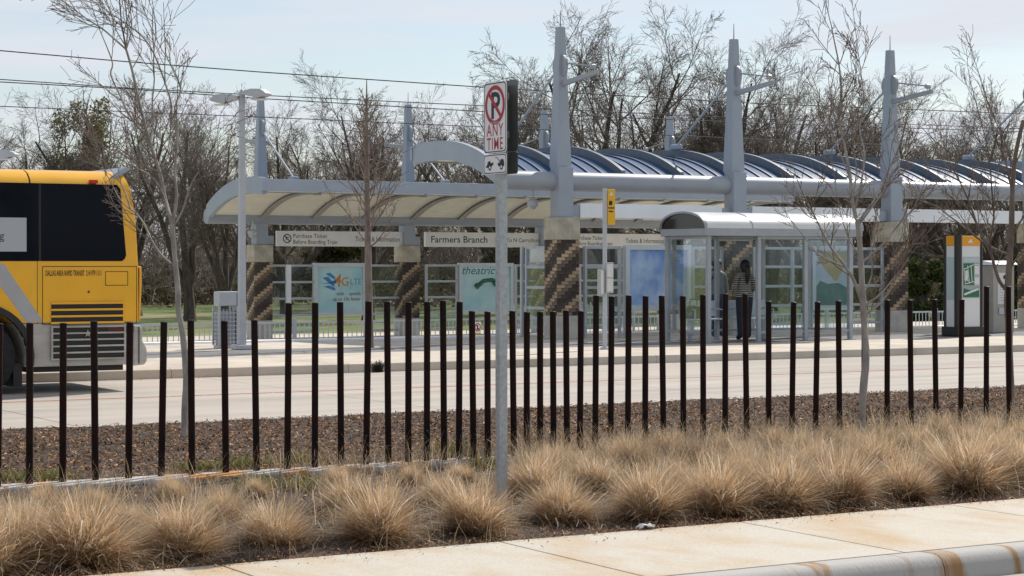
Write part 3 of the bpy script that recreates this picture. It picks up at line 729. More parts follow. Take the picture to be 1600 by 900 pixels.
# windows
def win(poly, name='window', m='bus_glass', y0=-.007, y1=.004): return MB().prism(poly, 'y', y0, y1).build(name, m, t, bevel=.003)
zt_, zb_ = bp(100, 287)[1], bp(100, 408)[1]
xa, xb, xc_ = bp(64, 300)[0], bp(187, 290)[0], bp(197, 405)[0]
win([(xa, zb_), (xc_-.06, zb_), (xc_-.02, zb_+.03), (xc_, zb_+.08), (xb+.01, zt_-.06), (xb-.04, zt_), (xa, zt_)])
x = xa-.03
while x > XF+1.2:
    win([(x-1.42, zb_), (x, zb_), (x, zt_), (x-1.42, zt_)]); x -= 1.45
MB().box(XF+.6, xa+.02, -.0045, .002, zb_-.0, zt_).build('window_band', 'bus_black', t)
MB().box(XF+.6, bp(190, 300)[0]-.1, BWID-.002, BWID+.006, zb_, zt_).build('window_band', 'bus_glass', t)
MB().box(XF-.03, XF+.05, .15, BWID-.15, 1.2, 2.6).build('windscreen', 'bus_glass', t)
axr = bp(41, 340); axl = bp(-140, 340)
ad = MB().box(axl[0], axr[0], -.013, -.008, bp(20, 393)[1], bp(20, 340)[1]).build('advert_panel', 'bus_ad', t)
text('lettering', 'g', .15, ad, (bp(-1.5, 370)[0], -.0145, bp(2, 374)[1]), 'ink')
# silver slash
win([bp(-2, 412), bp(6, 412), bp(66, 500), bp(66, 503), bp(41, 504), bp(-2, 444)], 'silver_stripe', 'bus_silver', -.004, .002)
# engine doors, grilles, lettering
def outline(px0, py0, px1, py1, w=.008):
    (x0, z1), (x1, z0) = bp(px0, py0), bp(px1, py1); b = MB()
    b.box(x0, x1, -.004, .002, z1-w, z1).box(x0, x1, -.004, .002, z0, z0+w).box(x0, x0+w, -.004, .002, z0+w, z1-w).box(x1-w, x1, -.004, .002, z0+w, z1-w); return b
outline(66, 416, 214, 505).build('engine_door_gap', 'bus_black', t)
MB().box(bp(58, 450)[0], bp(58.7, 450)[0], -.003, .002, ZS, zb_).build('panel_joint', 'bus_black', t)
outline(164.5, 424, 200, 446, .007).build('filler_door_gap', 'bus_black', t)
x0, z0 = bp(71, 431); x1 = bp(158, 431)[0]
lt = text('lettering', 'DALLAS AREA RAPID TRANSIT  214 979 1111', .105, t, (x0, -.003, z0-.0), 'ink', bold=.012)
lt.scale[0] = (x1-x0)/max(lt.dimensions.x, .1)
MB().tube([(bp(138.5, 456)[0], -.006, bp(138, 456)[1]), (bp(138.5, 456)[0], .002, bp(138, 456)[1])], .016, 10).build('door_lock', 'bus_black', t)
def grille(px0, py0, px1, py1, n, slat, m):
    (x0, z1), (x1, z0) = bp(px0, py0), bp(px1, py1)
    g = MB().box(x0, x1, -.006, .014, z0, z1).build('grille', 'bus_black', t)
    for k in range(n+1):
        z = z0+(z1-z0)*k/n; MB().box(x0-.01, x1+.01, -.03, -.0065, z-slat/2, z+slat/2).build('grille_slat', m, g, bevel=.004)
    return g, x0, x1, z0, z1
grille(80, 474, 192, 503, 3, .028, 'bus_yellow')
g, gx0, gx1, gz0, gz1 = grille(82, 511, 193, 559, 5, .024, 'bus_skirt')
for x in (gx0-.012, gx1+.012): MB().box(x-.012, x+.012, -.031, -.006, gz0-.012, gz1+.012).build('grille_frame', 'bus_skirt', g)
zz = gz1-(gz1-gz0)/10
MB().box(bp(168, 515)[0], bp(193, 515)[0], -.014, -.007, zz-.032, zz+.032).build('side_reflector', 'lamp_dark', t)
MB().box(bp(195, 515)[0], bp(209, 515)[0], .004, .02, zz-.045, zz+.045).build('rear_trim', 'bus_black', t)
MB().box(bp(140, 281)[0], bp(153, 281)[0], -.012, .05, bp(146, 286.5)[1], bp(146, 281)[1]).build('marker_lamp', 'lamp_red', t, bevel=.008)
star = MB(); sxp, szp = bp(136, 521)
star.add([(sxp+(.055 if k % 2 == 0 else .022)*math.sin(math.pi*k/5), -.034, szp+(.055 if k % 2 == 0 else .022)*math.cos(math.pi*k/5)) for k in range(10)], [tuple(range(10))]).build('star_mark', 'bus_skirt', t)
bl = [bp(208, 509), bp(222, 509), bp(223.5, 521), bp(224, 532), bp(230, 542), bp(232, 553), bp(231, 565), bp(227, 570), bp(208, 572)]
MB().prism(bl, 'y', .02, BWID-.02).build('bumper', 'bus_skirt', t, bevel=.03)
MB().box(bp(217.5, 540)[0]-.004, bp(218, 540)[0]+.002, .008, .022, bp(217, 568)[1], bp(217, 510)[1]).build('bumper_joint', 'bus_black', t)
MB().box(bp(218, 460)[0], bp(220, 460)[0], .05, BWID-.05, bp(219, 500)[1], bp(219, 418)[1]).build('rear_recess', 'bus_black', t)
MB().prism([bp(219.5, 416), bp(223, 416), bp(223.5, 440), bp(221, 500), bp(218.5, 500)], 'y', .04, BWID-.04).build('engine_hatch', 'bus_yellow', t, bevel=.01)
MB().box(XF+.3, bp(205, 500)[0], .15, BWID-.15, .42, .949).build('underframe', 'bus_black', t) if False else None
MB().box(wheels[0]+.70, bp(200, 500)[0], .2, BWID-.2, .28, .364).build('underframe', 'bus_black', t)
for xc in wheels:
    n = 18; a_in = arch(xc, RA, .38, n); a_out = arch(xc, RA+.085, .38, n)
    MB().strip(a_in, a_out, 'y', -.03, .06).build('fender_trim', 'bus_black', t, smooth=True)
    MB().box(xc-.62, xc+.62, .55, BWID-.55, .45, 1.13).build('wheel_well', 'bus_black', t)
    for y0, y1 in ((.04, .33), (BWID-.33, BWID-.04)):
        w = MB().tube([(xc, y0, .5), (xc, y0+.03, .5), (xc, y1-.03, .5), (xc, y1, .5)], [.455, .497, .497, .455], 40).build('wheel', 'tyre', t, smooth=True)
        q = -.004 if y0 < 1 else .004; ye = y0 if y0 < 1 else y1
        MB().tube([(xc, ye+q, .5), (xc, ye-q*2, .5)], [.28, .28], 28).build('rim', 'bus_silver', w, smooth=True)
        MB().tube([(xc, ye+q*8, .5), (xc, ye, .5)], [.09, .11], 14).build('hub', 'bus_black', w, smooth=True)
fl = bp(30, 560)
MB().box(bp(23, 560)[0], bp(24.2, 560)[0], .06, .60, .10, .62).build('mud_flap', 'bus_black', t)
MB().box(bp(24.3, 560)[0], bp(38, 560)[0], .10, .5, .10, .42).build('mud_guard', 'bus_black', t)
MB().box(bp(160, 575)[0], bp(196, 575)[0], .3, 1.2, .30, .335).build('tail_pipe', 'galv', t)

# ================================================================== light pole
def light_pole(u, v, z, h, heads, lab):
    t = root('light_pole', u, v, z, lab, 'light pole')
    MB().box(-.16, .16, -.16, .16, 0, .09).build('base_cover', 'alu', t, bevel=.02)
    MB().frustum((0, 0, .09), (.13, .13), (0, 0, h), (.095, .095)).build('shaft', 'alu', t, bevel=.01)
    MB().tube([(0, 0, h-.02), (0, 0, h+.05), (0, 0, h+.10)], [.06, .06, .02], 10).build('finial', 'alu', t, smooth=True)
    for ang, ln, dz in heads:
        c_, s_ = math.cos(ang), math.sin(ang)
        prof = [(.05, .0), (.30, -.06), (ln*.55, -.10), (ln, -.03), (ln, .02), (ln*.8, .09), (ln*.45, .10), (.05, .06)]
        b = MB().prism(prof, 'y', -.13, .13); b.v = [(p[0]*c_-p[1]*s_, p[0]*s_+p[1]*c_, p[2]+h+dz-.03) for p in b.v]
        hd = b.build('lamp_head', 'alu', t, bevel=.03)
        b = MB().box(ln*.42, ln*.86, -.10, .10, -.112, -.088); b.v = [(p[0]*c_-p[1]*s_, p[0]*s_+p[1]*c_, p[2]+h+dz-.03) for p in b.v]
        b.build('lens', 'paper', hd)
pp = unp(378, 546, 1.62*F/136.0); u, v = uv_of(pp)
light_pole(u, v, .15, pz(148, u, v)-.15, [(R(168)-TH, .60, -.05), (R(-22)-TH, .56, .03)], 'grey light pole with two lamp heads beside the litter bin')
u, v = pu(-20, 45.0), 45.0
light_pole(u, v, -.42, pz(240, u, v)+.42, [(R(-8)-TH, .72, 0), (R(172)-TH, .72, 0)], 'light pole behind the bus, only one lamp head tip showing')

# ================================================================== litter bin
pp = unp(352, 545, 1.62*F/134.0); u, v = uv_of(pp)
t = root('litter_bin', u, v, .15, 'grey lattice sided litter bin left of the light pole', 'litter bin')
bw_, bd_ = .36, .30
MB().box(-bw_/2, bw_/2, -bd_/2, bd_/2, 0.0, .06).build('base', 'alu', t, bevel=.01)
MB().box(-bw_/2, bw_/2, -bd_/2, bd_/2, .80, 1.07).build('hood', 'alu', t, bevel=.02)
for a in (-1, 1):
    for b in (-1, 1): MB().box(a*bw_/2-.018, a*bw_/2+.018, b*bd_/2-.018, b*bd_/2+.018, .06, .80).build('corner_post', 'alu', t)
MB().box(-bw_/2-.13, bw_/2*-1-.02, -bd_/2, bd_/2, 0, 1.06) if False else None
MB().box(bw_/2+.0, bw_/2+.10, -bd_/2-.02, bd_/2+.02, 0, 1.07).build('ash_column', 'alu', t, bevel=.012)
MB().box(-bw_/2+.03, bw_/2-.03, -bd_/2+.03, bd_/2-.03, .06, .70).build('liner', 'steel_grey', t)
for k in range(8):
    z = .12+.078*k
    for y in (-bd_/2, bd_/2): MB().box(-bw_/2+.02, bw_/2-.001, y-.006, y+.006, z-.008, z+.008).build('lattice_bar', 'alu', t)
    MB().box(-bw_/2-.006, -bw_/2+.006, -bd_/2+.02, bd_/2-.02, z-.008, z+.008).build('lattice_bar', 'alu', t)
for k in range(1, 5):
    for y in (-bd_/2, bd_/2): MB().box(-bw_/2+bw_*k/5-.006, -bw_/2+bw_*k/5+.006, y-.011, y-.0065, .06, .74).build('lattice_bar', 'alu', t)

# ================================================================== map kiosk and ticket cabinet
pp = unp(1497, 527, 1.62*F/116.0); u, v = uv_of(pp)
t = root('map_kiosk', u, v, .15, 'tall map kiosk with orange top band and green street map', 'kiosk')
KW, KD = .70, .42
MB().box(-.14, KW+.16, -.12, KD+.12, 0, .02).build('foot_plate', 'kiosk_black', t)
MB().box(-.05, KW+.05, -.05, KD+.05, .02, .21).build('plinth', 'kiosk_black', t, bevel=.01)
for x in (.02, KW-.02):
    for y in (.02, KD-.02): MB().tube([(x, y, .21), (x, y, 2.21)], .085 if x < .1 and y < .1 else .05, 14).build('corner_post', 'kiosk_black', t, smooth=True)
MB().box(.06, KW-.03, -.005, KD+.005, .21, 1.98).build('cabinet', 'kiosk_white', t)
MB().box(-.005, KW+.005, .07, KD-.03, .211, 1.979).build('cabinet', 'kiosk_white', t)
MB().box(.06, KW-.03, -.012, KD+.012, 1.982, 2.20).build('top_band', 'kiosk_orange', t, bevel=.006)
MB().box(-.012, KW+.012, .07, KD-.03, 1.983, 2.199).build('top_band', 'kiosk_orange', t, bevel=.006)
MB().prism([(.28, 2.05), (.44, 2.05), (.40, 2.08), (.36, 2.14), (.31, 2.09)], 'y', -.0145, -.0125).build('emblem', 'paper', t)
yk = -.0065
mp = MB().box(.13, KW-.08, yk-.002, yk, .84, 1.74).build('map_sheet', 'map_grey', t)
MB().box(.14, KW-.09, yk-.004, yk-.0022, 1.62, 1.73).build('map_heading', 'map_pale', mp)
MB().prism([(.15, 1.12), (.46, 1.12), (.46, 1.60), (.15, 1.60)], 'y', yk-.004, yk-.0022).build('map_area', 'map_green', mp)
MB().prism([(.15, .86), (KW-.09, .86), (KW-.09, 1.08), (.42, .99), (.15, 1.06)], 'y', yk-.004, yk-.0022).build('map_area', 'map_green', mp)
g = MB()
for a, b, w in (((.16, 1.47), (.44, 1.57), .012), ((.20, 1.14), (.16, 1.5), .01), ((.32, 1.16), (.26, 1.55), .012), ((.40, 1.18), (.36, 1.56), .012), ((.16, 1.25), (.32, 1.20), .012), ((.2, 1.15), (.46, 1.2), .012), ((.16, .92), (.58, 1.04), .03)):
    g.tube([(a[0], yk-.004, a[1]), (b[0], yk-.004, b[1])], w, 4)
g.build('map_streets', 'paper', mp)
MB().prism([(.20, 1.22), (.28, 1.24), (.27, 1.45), (.20, 1.44)], 'y', yk-.006, yk-.0042).build('map_block', 'paper', mp)
for z0, z1 in ((1.36, 1.58), (1.13, 1.33)):
    s_ = MB().box(.48, KW-.09, yk-.004, yk-.0022, z0, z1).build('map_key', 'paper', mp)
    MB().box(.485, KW-.1, yk-.0055, yk-.0042, z1-.03, z1-.02).build('key_rule', 'ink', s_)
MB().box(-.0075, -.0052, .09, KD-.05, .80, 1.74).build('side_sheet', 'map_pale', t)
pp = unp(1552, 520, 1.62*F/110.0); u, v = uv_of(pp)
t = root('ticket_cabinet', u, v, .15, 'beige ticket cabinet with white notice right of the map kiosk', 'cabinet')
MB().box(0, .66, 0, .5, .0, 1.55).build('cabinet', 'beige', t, bevel=.015)
MB().prism([(-.06, 1.56), (.56, 1.56), (.56, 1.60), (.3, 1.66), (.0, 1.62), (-.06, 1.58)], 'x', -.04, .70).build('hood', 'white_panel', t)
n_ = MB().box(.14, .55, -.008, -.001, .66, 1.38).build('notice', 'paper', t)
MB().tube([(.35, -.012, 1.28), (.35, -.0085, 1.28)], .05, 12).build('notice_print', 'ink', n_)
for k in range(7): MB().box(.19, .48-.05*(k % 3), -.0098, -.0085, .74+.06*k, .755+.06*k).build('notice_print', 'map_grey', n_)
MB().box(.16, .52, -.03, -.002, .42, .58).build('ticket_tray', 'alu', t, bevel=.01)

# ================================================================== no parking sign
Zs = 13.35; pp = unp(783.5, 770, Zs); u, v = uv_of(pp)
zg = .12
t = root('no_parking_sign', u, v, zg, 'no parking any time sign on galvanised square post in the grasses', 'road sign')
zt_ = CAMZ+(HZ-128)/F*Zs-zg
MB().box(-.031, .031, -.031, .031, -.3, zt_-.02).build('post', 'galv', t, bevel=.006)
g = MB()
for k in range(24): g.cbox((0, -.0312, .5+.075*k), (.010, .002, .010))
PL = .0375; hw = .152
def plate(x, z0, z1, front, name, m, r=.03):
    pts = []
    for cx, cz, a0 in ((hw-r, z1-r, 0), (-hw+r, z1-r, 90), (-hw+r, z0+r, 180), (hw-r, z0+r, 270)):
        for k in range(5): a = R(a0+22.5*k); pts.append((cx+r*math.cos(a), cz+r*math.sin(a)))
    return MB().prism([(p[0]+.02, p[1]) for p in pts], 'x', x-.0012, x+.0012).build(name, m, t), pts
zA1 = zt_; zA0 = zt_-.477; zB1 = zA0-.006; zB0 = zB1-.135
fr = (R(90), 0, R(-90))
def face_pts(c, r, n=40, x=0): return [(c[0]+r*math.cos(2*math.pi*k/n), c[1]+r*math.sin(2*math.pi*k/n)) for k in range(n)]
xf = -PL-.0018
pA, ptsA = plate(-PL, zA0, zA1, True, 'plate', 'sign_face')
pB, ptsB = plate(-PL, zB0, zB1, True, 'tow_plate', 'sign_face', .02)
plate(PL+.012, zA0+.01, zA1+.012, False, 'rear_plate', 'sign_back'); plate(PL+.012, zB0-.0, zB1+.012, False, 'rear_tow_plate', 'sign_back', .02)
MB().box(.0315, PL+.0105, -.02, .02, zA0+.1, zA0+.15).box(.0315, PL+.0105, -.02, .02, zA1-.12, zA1-.07).build('bracket', 'galv', t)
def border(pts, par, inset, w, m):
    def ins(d): 
        cx = 0.0; cz = sum(p[1] for p in pts)/len(pts); mx_ = max(p[0] for p in pts); mz = max(p[1] for p in pts)-cz
        return [(p[0]*(mx_-d)/mx_+.02, cz+(p[1]-cz)*(mz-d)/mz) for p in pts]
    a, b = ins(inset), ins(inset+w); n = len(a)
    vs = [(xf, p[0], p[1]) for p in a]+[(xf, p[0], p[1]) for p in b]
    MB().add(vs, [(i, (i+1) % n, n+(i+1) % n, n+i) for i in range(n)]).build('border', m, par)
border(ptsA, pA, .006, .007, 'ink'); border(ptsB, pB, .005, .006, 'ink')
cy, cz = .02, zA1-.155
def ring(r0_, r1_, x, m, par, name):
    n = 44; vs = [(x, cy+r0_*math.cos(2*math.pi*k/n), cz+r0_*math.sin(2*math.pi*k/n)) for k in range(n)]+[(x, cy+r1_*math.cos(2*math.pi*k/n), cz+r1_*math.sin(2*math.pi*k/n)) for k in range(n)]
    return MB().add(vs, [(i, (i+1) % n, n+(i+1) % n, n+i) for i in range(n)]).build(name, m, par)
ring(.104, .132, xf-.0006, 'red_ink', pA, 'red_ring')
tp = text('lettering', 'P', .25, pA, (xf-.0003, cy+.060, cz-.088), 'ink', rot=fr, bold=.02)
d = .118*math.sqrt(.5); w = .014
MB().add([(xf-.0009, cy+d+w*.7, cz+d-w*.7), (xf-.0009, cy+d-w*.7, cz+d+w*.7), (xf-.0009, cy-d-w*.7, cz-d+w*.7), (xf-.0009, cy-d+w*.7, cz-d-w*.7)], [(0, 1, 2, 3)]).build('red_slash', 'red_ink', pA)
text('lettering', 'NO PARKING', .021, pA, (xf-.0012, cy, cz-.125), 'paper', rot=fr, align='CENTER')
text('lettering', 'ANY', .118, pA, (xf-.0003, cy, zA0+.115), 'red_ink', rot=fr, align='CENTER', space=1.16, xs=.84, bold=.006)
text('lettering', 'TIME', .118, pA, (xf-.0003, cy, zA0+.022), 'red_ink', rot=fr, align='CENTER', space=1.16, xs=.76, bold=.006)
# tow truck pictogram: towed car at left, truck with boom at right
def pic(pts): return [(xf-.0004, cy-a*.13, (zB0+zB1)/2+b*.058) for a, b in pts]
g = MB()
for pts in ([(-.95, -.35), (-.80, -.05), (-.72, .30), (-.52, .42), (-.40, .12), (-.18, .22), (-.14, .02), (-.36, -.32), (-.60, -.42)],
            [(.28, -.10), (.28, .10), (.52, .12), (.58, .50), (.86, .50), (.95, .12), (.95, -.32), (.40, -.32)],
            [(.50, .15), (.16, .78), (.22, .80), (.58, .18)], [(-.02, .78), (.16, .80), (.2, .74), (.0, .72)]):
    g.add(pic(pts), [tuple(range(len(pts)))])
for cxx in (-.52, .66): g.add(pic([(cxx+.16*math.cos(k*.5236), -.36+.36*math.sin(k*.5236)) for k in range(12)]), [tuple(range(12))])
g.build('tow_pictogram', 'ink', pB)
g = MB()
for cxx in (-.52, .66): g.add([(p[0]-.0004, p[1], p[2]) for p in pic([(cxx+.08*math.cos(k*.5236), -.36+.18*math.sin(k*.5236)) for k in range(12)])], [tuple(range(12))])
g.build('tow_wheels', 'sign_face', pB)

# ================================================================== people
def person(name, lab, pos, rot, H, joints, edges, rads, paint, hair):
    t = bpy.data.objects.new(name, None); link(t); t.location = pos; t.rotation_euler = (0, 0, rot); tag(t, lab, 'person')
    names = list(joints); me = bpy.data.meshes.new('body'); s = H/1.65
    me.from_pydata([tuple(Vector(joints[n])*s) for n in names], [(names.index(a), names.index(b)) for a, b in edges], [])
    o = bpy.data.objects.new('body', me); link(o)
    sk = o.modifiers.new('skin', 'SKIN'); sk.use_smooth_shade = True
    for n, sv in zip(names, me.skin_vertices[0].data):
        r = rads[n]; r = r if isinstance(r, tuple) else (r, r); sv.radius = (r[0]*s, r[1]*s); sv.use_root = (n == 'pelvis')
    o.modifiers.new('sub', 'SUBSURF').levels = 2; o.modifiers['sub'].render_levels = 2
    bpy.context.view_layer.update()
    m2 = bpy.data.meshes.new_from_object(o.evaluated_get(bpy.context.evaluated_depsgraph_get()))
    bpy.data.objects.remove(o); o = bpy.data.objects.new('body', m2); link(o, t)
    m2.materials.clear()
    for q in ('skin', paint['top'], paint['legs'], 'shoe'): m2.materials.append(M[q])
    for p in m2.polygons:
        c = p.center/s; p.use_smooth = True
        p.material_index = paint['fn'](c)
    for nm, m_, fn in hair: fn(s).build(nm, m_, t, smooth=True)
    return t
def body_rig(arm=1.0, bag=False):
    J = {'pelvis': (0, 0, .92), 'waist': (0, .0, 1.04), 'chest': (0, .01, 1.24), 'neckb': (0, .0, 1.38), 'neck': (0, .01, 1.43), 'head': (0, .03, 1.51), 'crown': (0, .02, 1.60)}
    Rr = {'pelvis': (.18, .14), 'waist': (.155, .115), 'chest': (.17, .12), 'neckb': (.09, .075), 'neck': (.052, .055), 'head': (.078, .095), 'crown': (.06, .075)}
    E = [('pelvis', 'waist'), ('waist', 'chest'), ('chest', 'neckb'), ('neckb', 'neck'), ('neck', 'head'), ('head', 'crown')]
    for sgn, q in ((-1, 'l'), (1, 'r')):
        J.update({'hip'+q: (sgn*.095, 0, .84), 'knee'+q: (sgn*.10, .02+sgn*.03, .47), 'ankle'+q: (sgn*.105, -.02+sgn*.03, .09), 'toe'+q: (sgn*.125, .14+sgn*.03, .045),
                  'sho'+q: (sgn*.165, 0, 1.34), 'elb'+q: (sgn*.235, -.03, 1.08), 'wri'+q: (sgn*(.20 if arm else .23), .16*arm+.02, .99-.12*(1-arm)), 'palm'+q: (sgn*(.17 if arm else .235), .235*arm+.03, 1.0-.20*(1-arm))})
        Rr.update({'hip'+q: (.112, .115), 'knee'+q: .080, 'ankle'+q: (.060, .062), 'toe'+q: (.04, .035), 'sho'+q: .062, 'elb'+q: .043, 'wri'+q: .028, 'palm'+q: (.034, .020)})
        E += [('pelvis', 'hip'+q), ('hip'+q, 'knee'+q), ('knee'+q, 'ankle'+q), ('ankle'+q, 'toe'+q), ('neckb', 'sho'+q), ('sho'+q, 'elb'+q), ('elb'+q, 'wri'+q), ('wri'+q, 'palm'+q)]
        P0 = Vector(J['palm'+q]); dr = (P0-Vector(J['wri'+q])).normalized()
        for k in range(4):
            off = Vector((0, 0, .027-.018*k)) if arm else Vector((0, .027-.018*k, 0))
            a = P0+dr*.035+off; b = a+dr*(.045-.006*abs(k-1.4))+Vector((-sgn*.018, 0, 0))
            J['f%d%s' % (k, q)] = tuple(a); J['t%d%s' % (k, q)] = tuple(b); Rr['f%d%s' % (k, q)] = .0095; Rr['t%d%s' % (k, q)] = .007
            E += [('palm'+q, 'f%d%s' % (k, q)), ('f%d%s' % (k, q), 't%d%s' % (k, q))]
        a = P0-dr*.02+(Vector((-sgn*.03, 0, .035)) if arm else Vector((-sgn*.01, .04, 0))); J['th'+q] = tuple(a); Rr['th'+q] = .010; E.append(('wri'+q, 'th'+q))
    return J, E, Rr
J, E, Rr = body_rig(1.0)
def paint_a(c):
    if c.z < .075: return 3
    if c.z < .90: return 2
    if c.z > 1.40: return 0
    if c.y > .13 and abs(c.x) > .10: return 0
    return 1
def hair_long(s):
    b = MB(); b.tube([(0, .005*s, 1.685*s), (0, -.005*s, 1.66*s), (0, -.02*s, 1.60*s), (0, -.035*s, 1.52*s), (0, -.06*s, 1.44*s)], [.03*s, .078*s, .112*s, .108*s, .075*s], 14)
    b.tube([(0, -.09*s, 1.56*s), (.01*s, -.15*s, 1.50*s), (.015*s, -.155*s, 1.38*s), (.01*s, -.14*s, 1.26*s), (0, -.13*s, 1.18*s)], [.05*s, .058*s, .06*s, .048*s, .015*s], 10); return b
def face(s):
    b = MB(); b.tube([(0, .115*s, 1.515*s), (0, .14*s, 1.49*s)], [.008*s, .014*s], 6)
    for q in (-1, 1): b.tube([(q*.032*s, .110*s, 1.535*s), (q*.032*s, .118*s, 1.535*s)], .011*s, 8); b.tube([(q*.084*s, .03*s, 1.54*s), (q*.088*s, .02*s, 1.49*s)], [.014*s, .010*s], 6)
    b.tube([(-.022*s, .108*s, 1.455*s), (.022*s, .108*s, 1.455*s)], .007*s, 6); return b
pos = unp(1163, 532, 1.62*F/121.5); pos.z = .15
person('person', 'person in a striped top and dark jeans standing in the shelter opening', pos, R(18), 1.64, J, E, Rr, {'top': 'stripes', 'legs': 'denim_dark', 'fn': paint_a}, [('hair', 'hair', hair_long), ('face', 'skin', face)])
J, E, Rr = body_rig(0.0)
def paint_b(c):
    if c.z < .075: return 3
    if c.z < .93: return 2
    if c.z > 1.41: return 0
    if c.z < .90 and abs(c.x) > .2: return 0
    return 1
def hair_short(s):
    return MB().tube([(0, .005*s, 1.685*s), (0, -.005*s, 1.66*s), (0, -.015*s, 1.60*s), (0, -.03*s, 1.53*s), (0, -.035*s, 1.47*s)], [.03*s, .078*s, .108*s, .098*s, .06*s], 14)
u, v = pu(1121, 34.5), 34.5; pos = W(u, v, .15)
person('person', 'person in a grey top and blue jeans behind the left end of the shelter', pos, R(200), 1.66, J, E, Rr, {'top': 'cloth_grey', 'legs': 'denim', 'fn': paint_b}, [('hair', 'hair', hair_short), ('face', 'skin', face)])
pos = W(pu(1096, 33.5), 33.5, .15)
t = bpy.data.objects.new('shoulder_bag', None); link(t); t.location = pos+Vector((0, 0, .462)); t.rotation_euler = (0, 0, TH); tag(t, 'black bag resting on the left shelter bench', 'bag')
bb = W(s0, VS); q = PX[0]+.35; t.location = W(s0+q, VS+1.0, .15+.462)
MB().frustum((0, 0, 0), (.36, .20), (0, 0, .27), (.28, .12)).build('bag_body', 'bus_black', t, bevel=.04)
MB().tube([(-.1, 0, .26), (-.08, 0, .40), (.08, 0, .40), (.1, 0, .26)], .012, 6).build('strap', 'bus_black', t, smooth=True)

# ================================================================== fence of free-standing rusty posts
VFN = 13.80
runs = [('short', 'before the bus', [-4, 46, 98, 149, 201, 252, 300, 353, 401], 505, 46),
        ('tall', 'left of the no parking sign', [449, 492, 533, 572, 607, 638, 667, 694, 717], 474, 449),
        ('short', 'around the no parking sign', [740, 762, 783, 803, 823, 844, 865, 886, 906], 488, 740),
        ('tall', 'left of the standing person', [930, 954, 981, 1008, 1037, 1068, 1099, 1133, 1167], 463, 930),
        ('short', 'around the slim shelter tree', [1201, 1237, 1274, 1312, 1350, 1386, 1424, 1463, 1501], 472, 1201),
        ('tall', 'at the map kiosk', [1541, 1577], 447, 1541)]
rp = random.Random(11)
for size, where, xs, ty, tx in runs:
    u_ = pu(tx, VFN); zt = pz(ty, u_, VFN)
    for k, px in enumerate(xs):
        u = pu(px, VFN)
        t = root('fence_post', u, VFN, .20, 'rusty %s post, %s from left of the run %s' % (size, ORD[k], where), 'fence post', 'rusty pipe posts of the fence')
        hgt = zt-.20+rp.uniform(-.008, .008)
        sh = MB().tube([(0, 0, -.1), (0, 0, hgt-.006)], .0255, 16).build('pipe', 'fence_rust', t, smooth=True)
        MB().tube([(0, 0, hgt-.006), (0, 0, hgt), (0, 0, hgt+.004)], [.0265, .0265, .02], 16).build('cap', 'fence_rust', t, smooth=True)
        t.rotation_euler = (R(rp.uniform(-.8, .8)), R(rp.uniform(-.8, .8)), TH)

# ================================================================== feather grass clumps
def clump_mesh(seed, nb=8000):
    r = np.random.RandomState(seed); S = 5
    nc = 75; cph = r.uniform(0, 2*np.pi, nc); cth = np.clip(np.abs(r.normal(0, 1, nc))*.66, 0, 1.4); cl = r.uniform(.62, 1.15, nc); k = r.randint(0, nc, nb)
    ph = cph[k]+r.normal(0, .30, nb); th = np.clip(np.abs(cth[k]+r.normal(0, .20, nb)), 0, 1.5)
    L = r.uniform(.22, .47, nb)*cl[k]*(1-.05*th); L[r.rand(nb) < .05] *= 1.25
    shaded_thatch = r.rand(nb) < .22; th = np.where(shaded_thatch, r.uniform(.55, 1.5, nb), th); L = np.where(shaded_thatch, r.uniform(.08, .24, nb), L)     # dead thatch round the foot, tinted near-black to put the shade there
    br = .075*np.sqrt(r.rand(nb)); bph = ph+r.normal(0, .6, nb)
    P = np.stack([br*np.cos(bph), br*np.sin(bph), r.uniform(0, .02, nb)], 1)
    w = r.uniform(.0010, .0021, nb)
    sway = r.normal(0, .42, nb); droop = r.uniform(.12, .62, nb)*(0.45+th)
    side = np.stack([-np.sin(ph+r.normal(0, .7, nb)), np.cos(ph), r.normal(0, .2, nb)], 1); side /= np.linalg.norm(side, axis=1, keepdims=True)
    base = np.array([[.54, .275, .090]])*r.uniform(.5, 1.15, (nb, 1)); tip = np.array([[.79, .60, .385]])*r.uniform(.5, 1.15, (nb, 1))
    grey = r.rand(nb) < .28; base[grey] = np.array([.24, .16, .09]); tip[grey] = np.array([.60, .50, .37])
    base[shaded_thatch] = np.array([.050, .033, .021]); tip[shaded_thatch] = np.array([.085, .058, .038])
    pale = (r.rand(nb) < .05) & ~shaded_thatch
    Vs, Cs = [], []; p = P.copy(); tcur = th.copy(); phc = ph.copy()
    for s in range(S+1):
        f = s/S; ww = w*(1-.75*f); ww = np.where(pale & (s >= 3), w*2.0*(1-.4*f), ww)
        Vs += [p-side*ww[:, None], p+side*ww[:, None]]
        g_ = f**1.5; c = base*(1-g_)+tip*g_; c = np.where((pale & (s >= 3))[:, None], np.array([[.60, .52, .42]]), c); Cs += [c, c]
        d = np.stack([np.sin(tcur)*np.cos(phc), np.sin(tcur)*np.sin(phc), np.cos(tcur)], 1)
        p = p+d*(L/S)[:, None]; p[:, 2] = np.maximum(p[:, 2], .012)
        tcur = np.minimum(tcur+droop*.55*(.4+f), 2.0); phc = phc+sway*.4+r.normal(0, .12, nb)
    V = np.stack(Vs, 1); C = np.stack(Cs, 1); b = (np.arange(nb)*2*(S+1))[:, None]
    fc = np.concatenate([b+np.array([[2*s, 2*s+1, 2*s+3, 2*s+2]]) for s in range(S)], 1).reshape(-1, 4)
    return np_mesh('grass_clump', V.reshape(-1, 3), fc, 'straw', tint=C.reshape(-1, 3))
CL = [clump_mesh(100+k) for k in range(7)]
rc = random.Random(21)
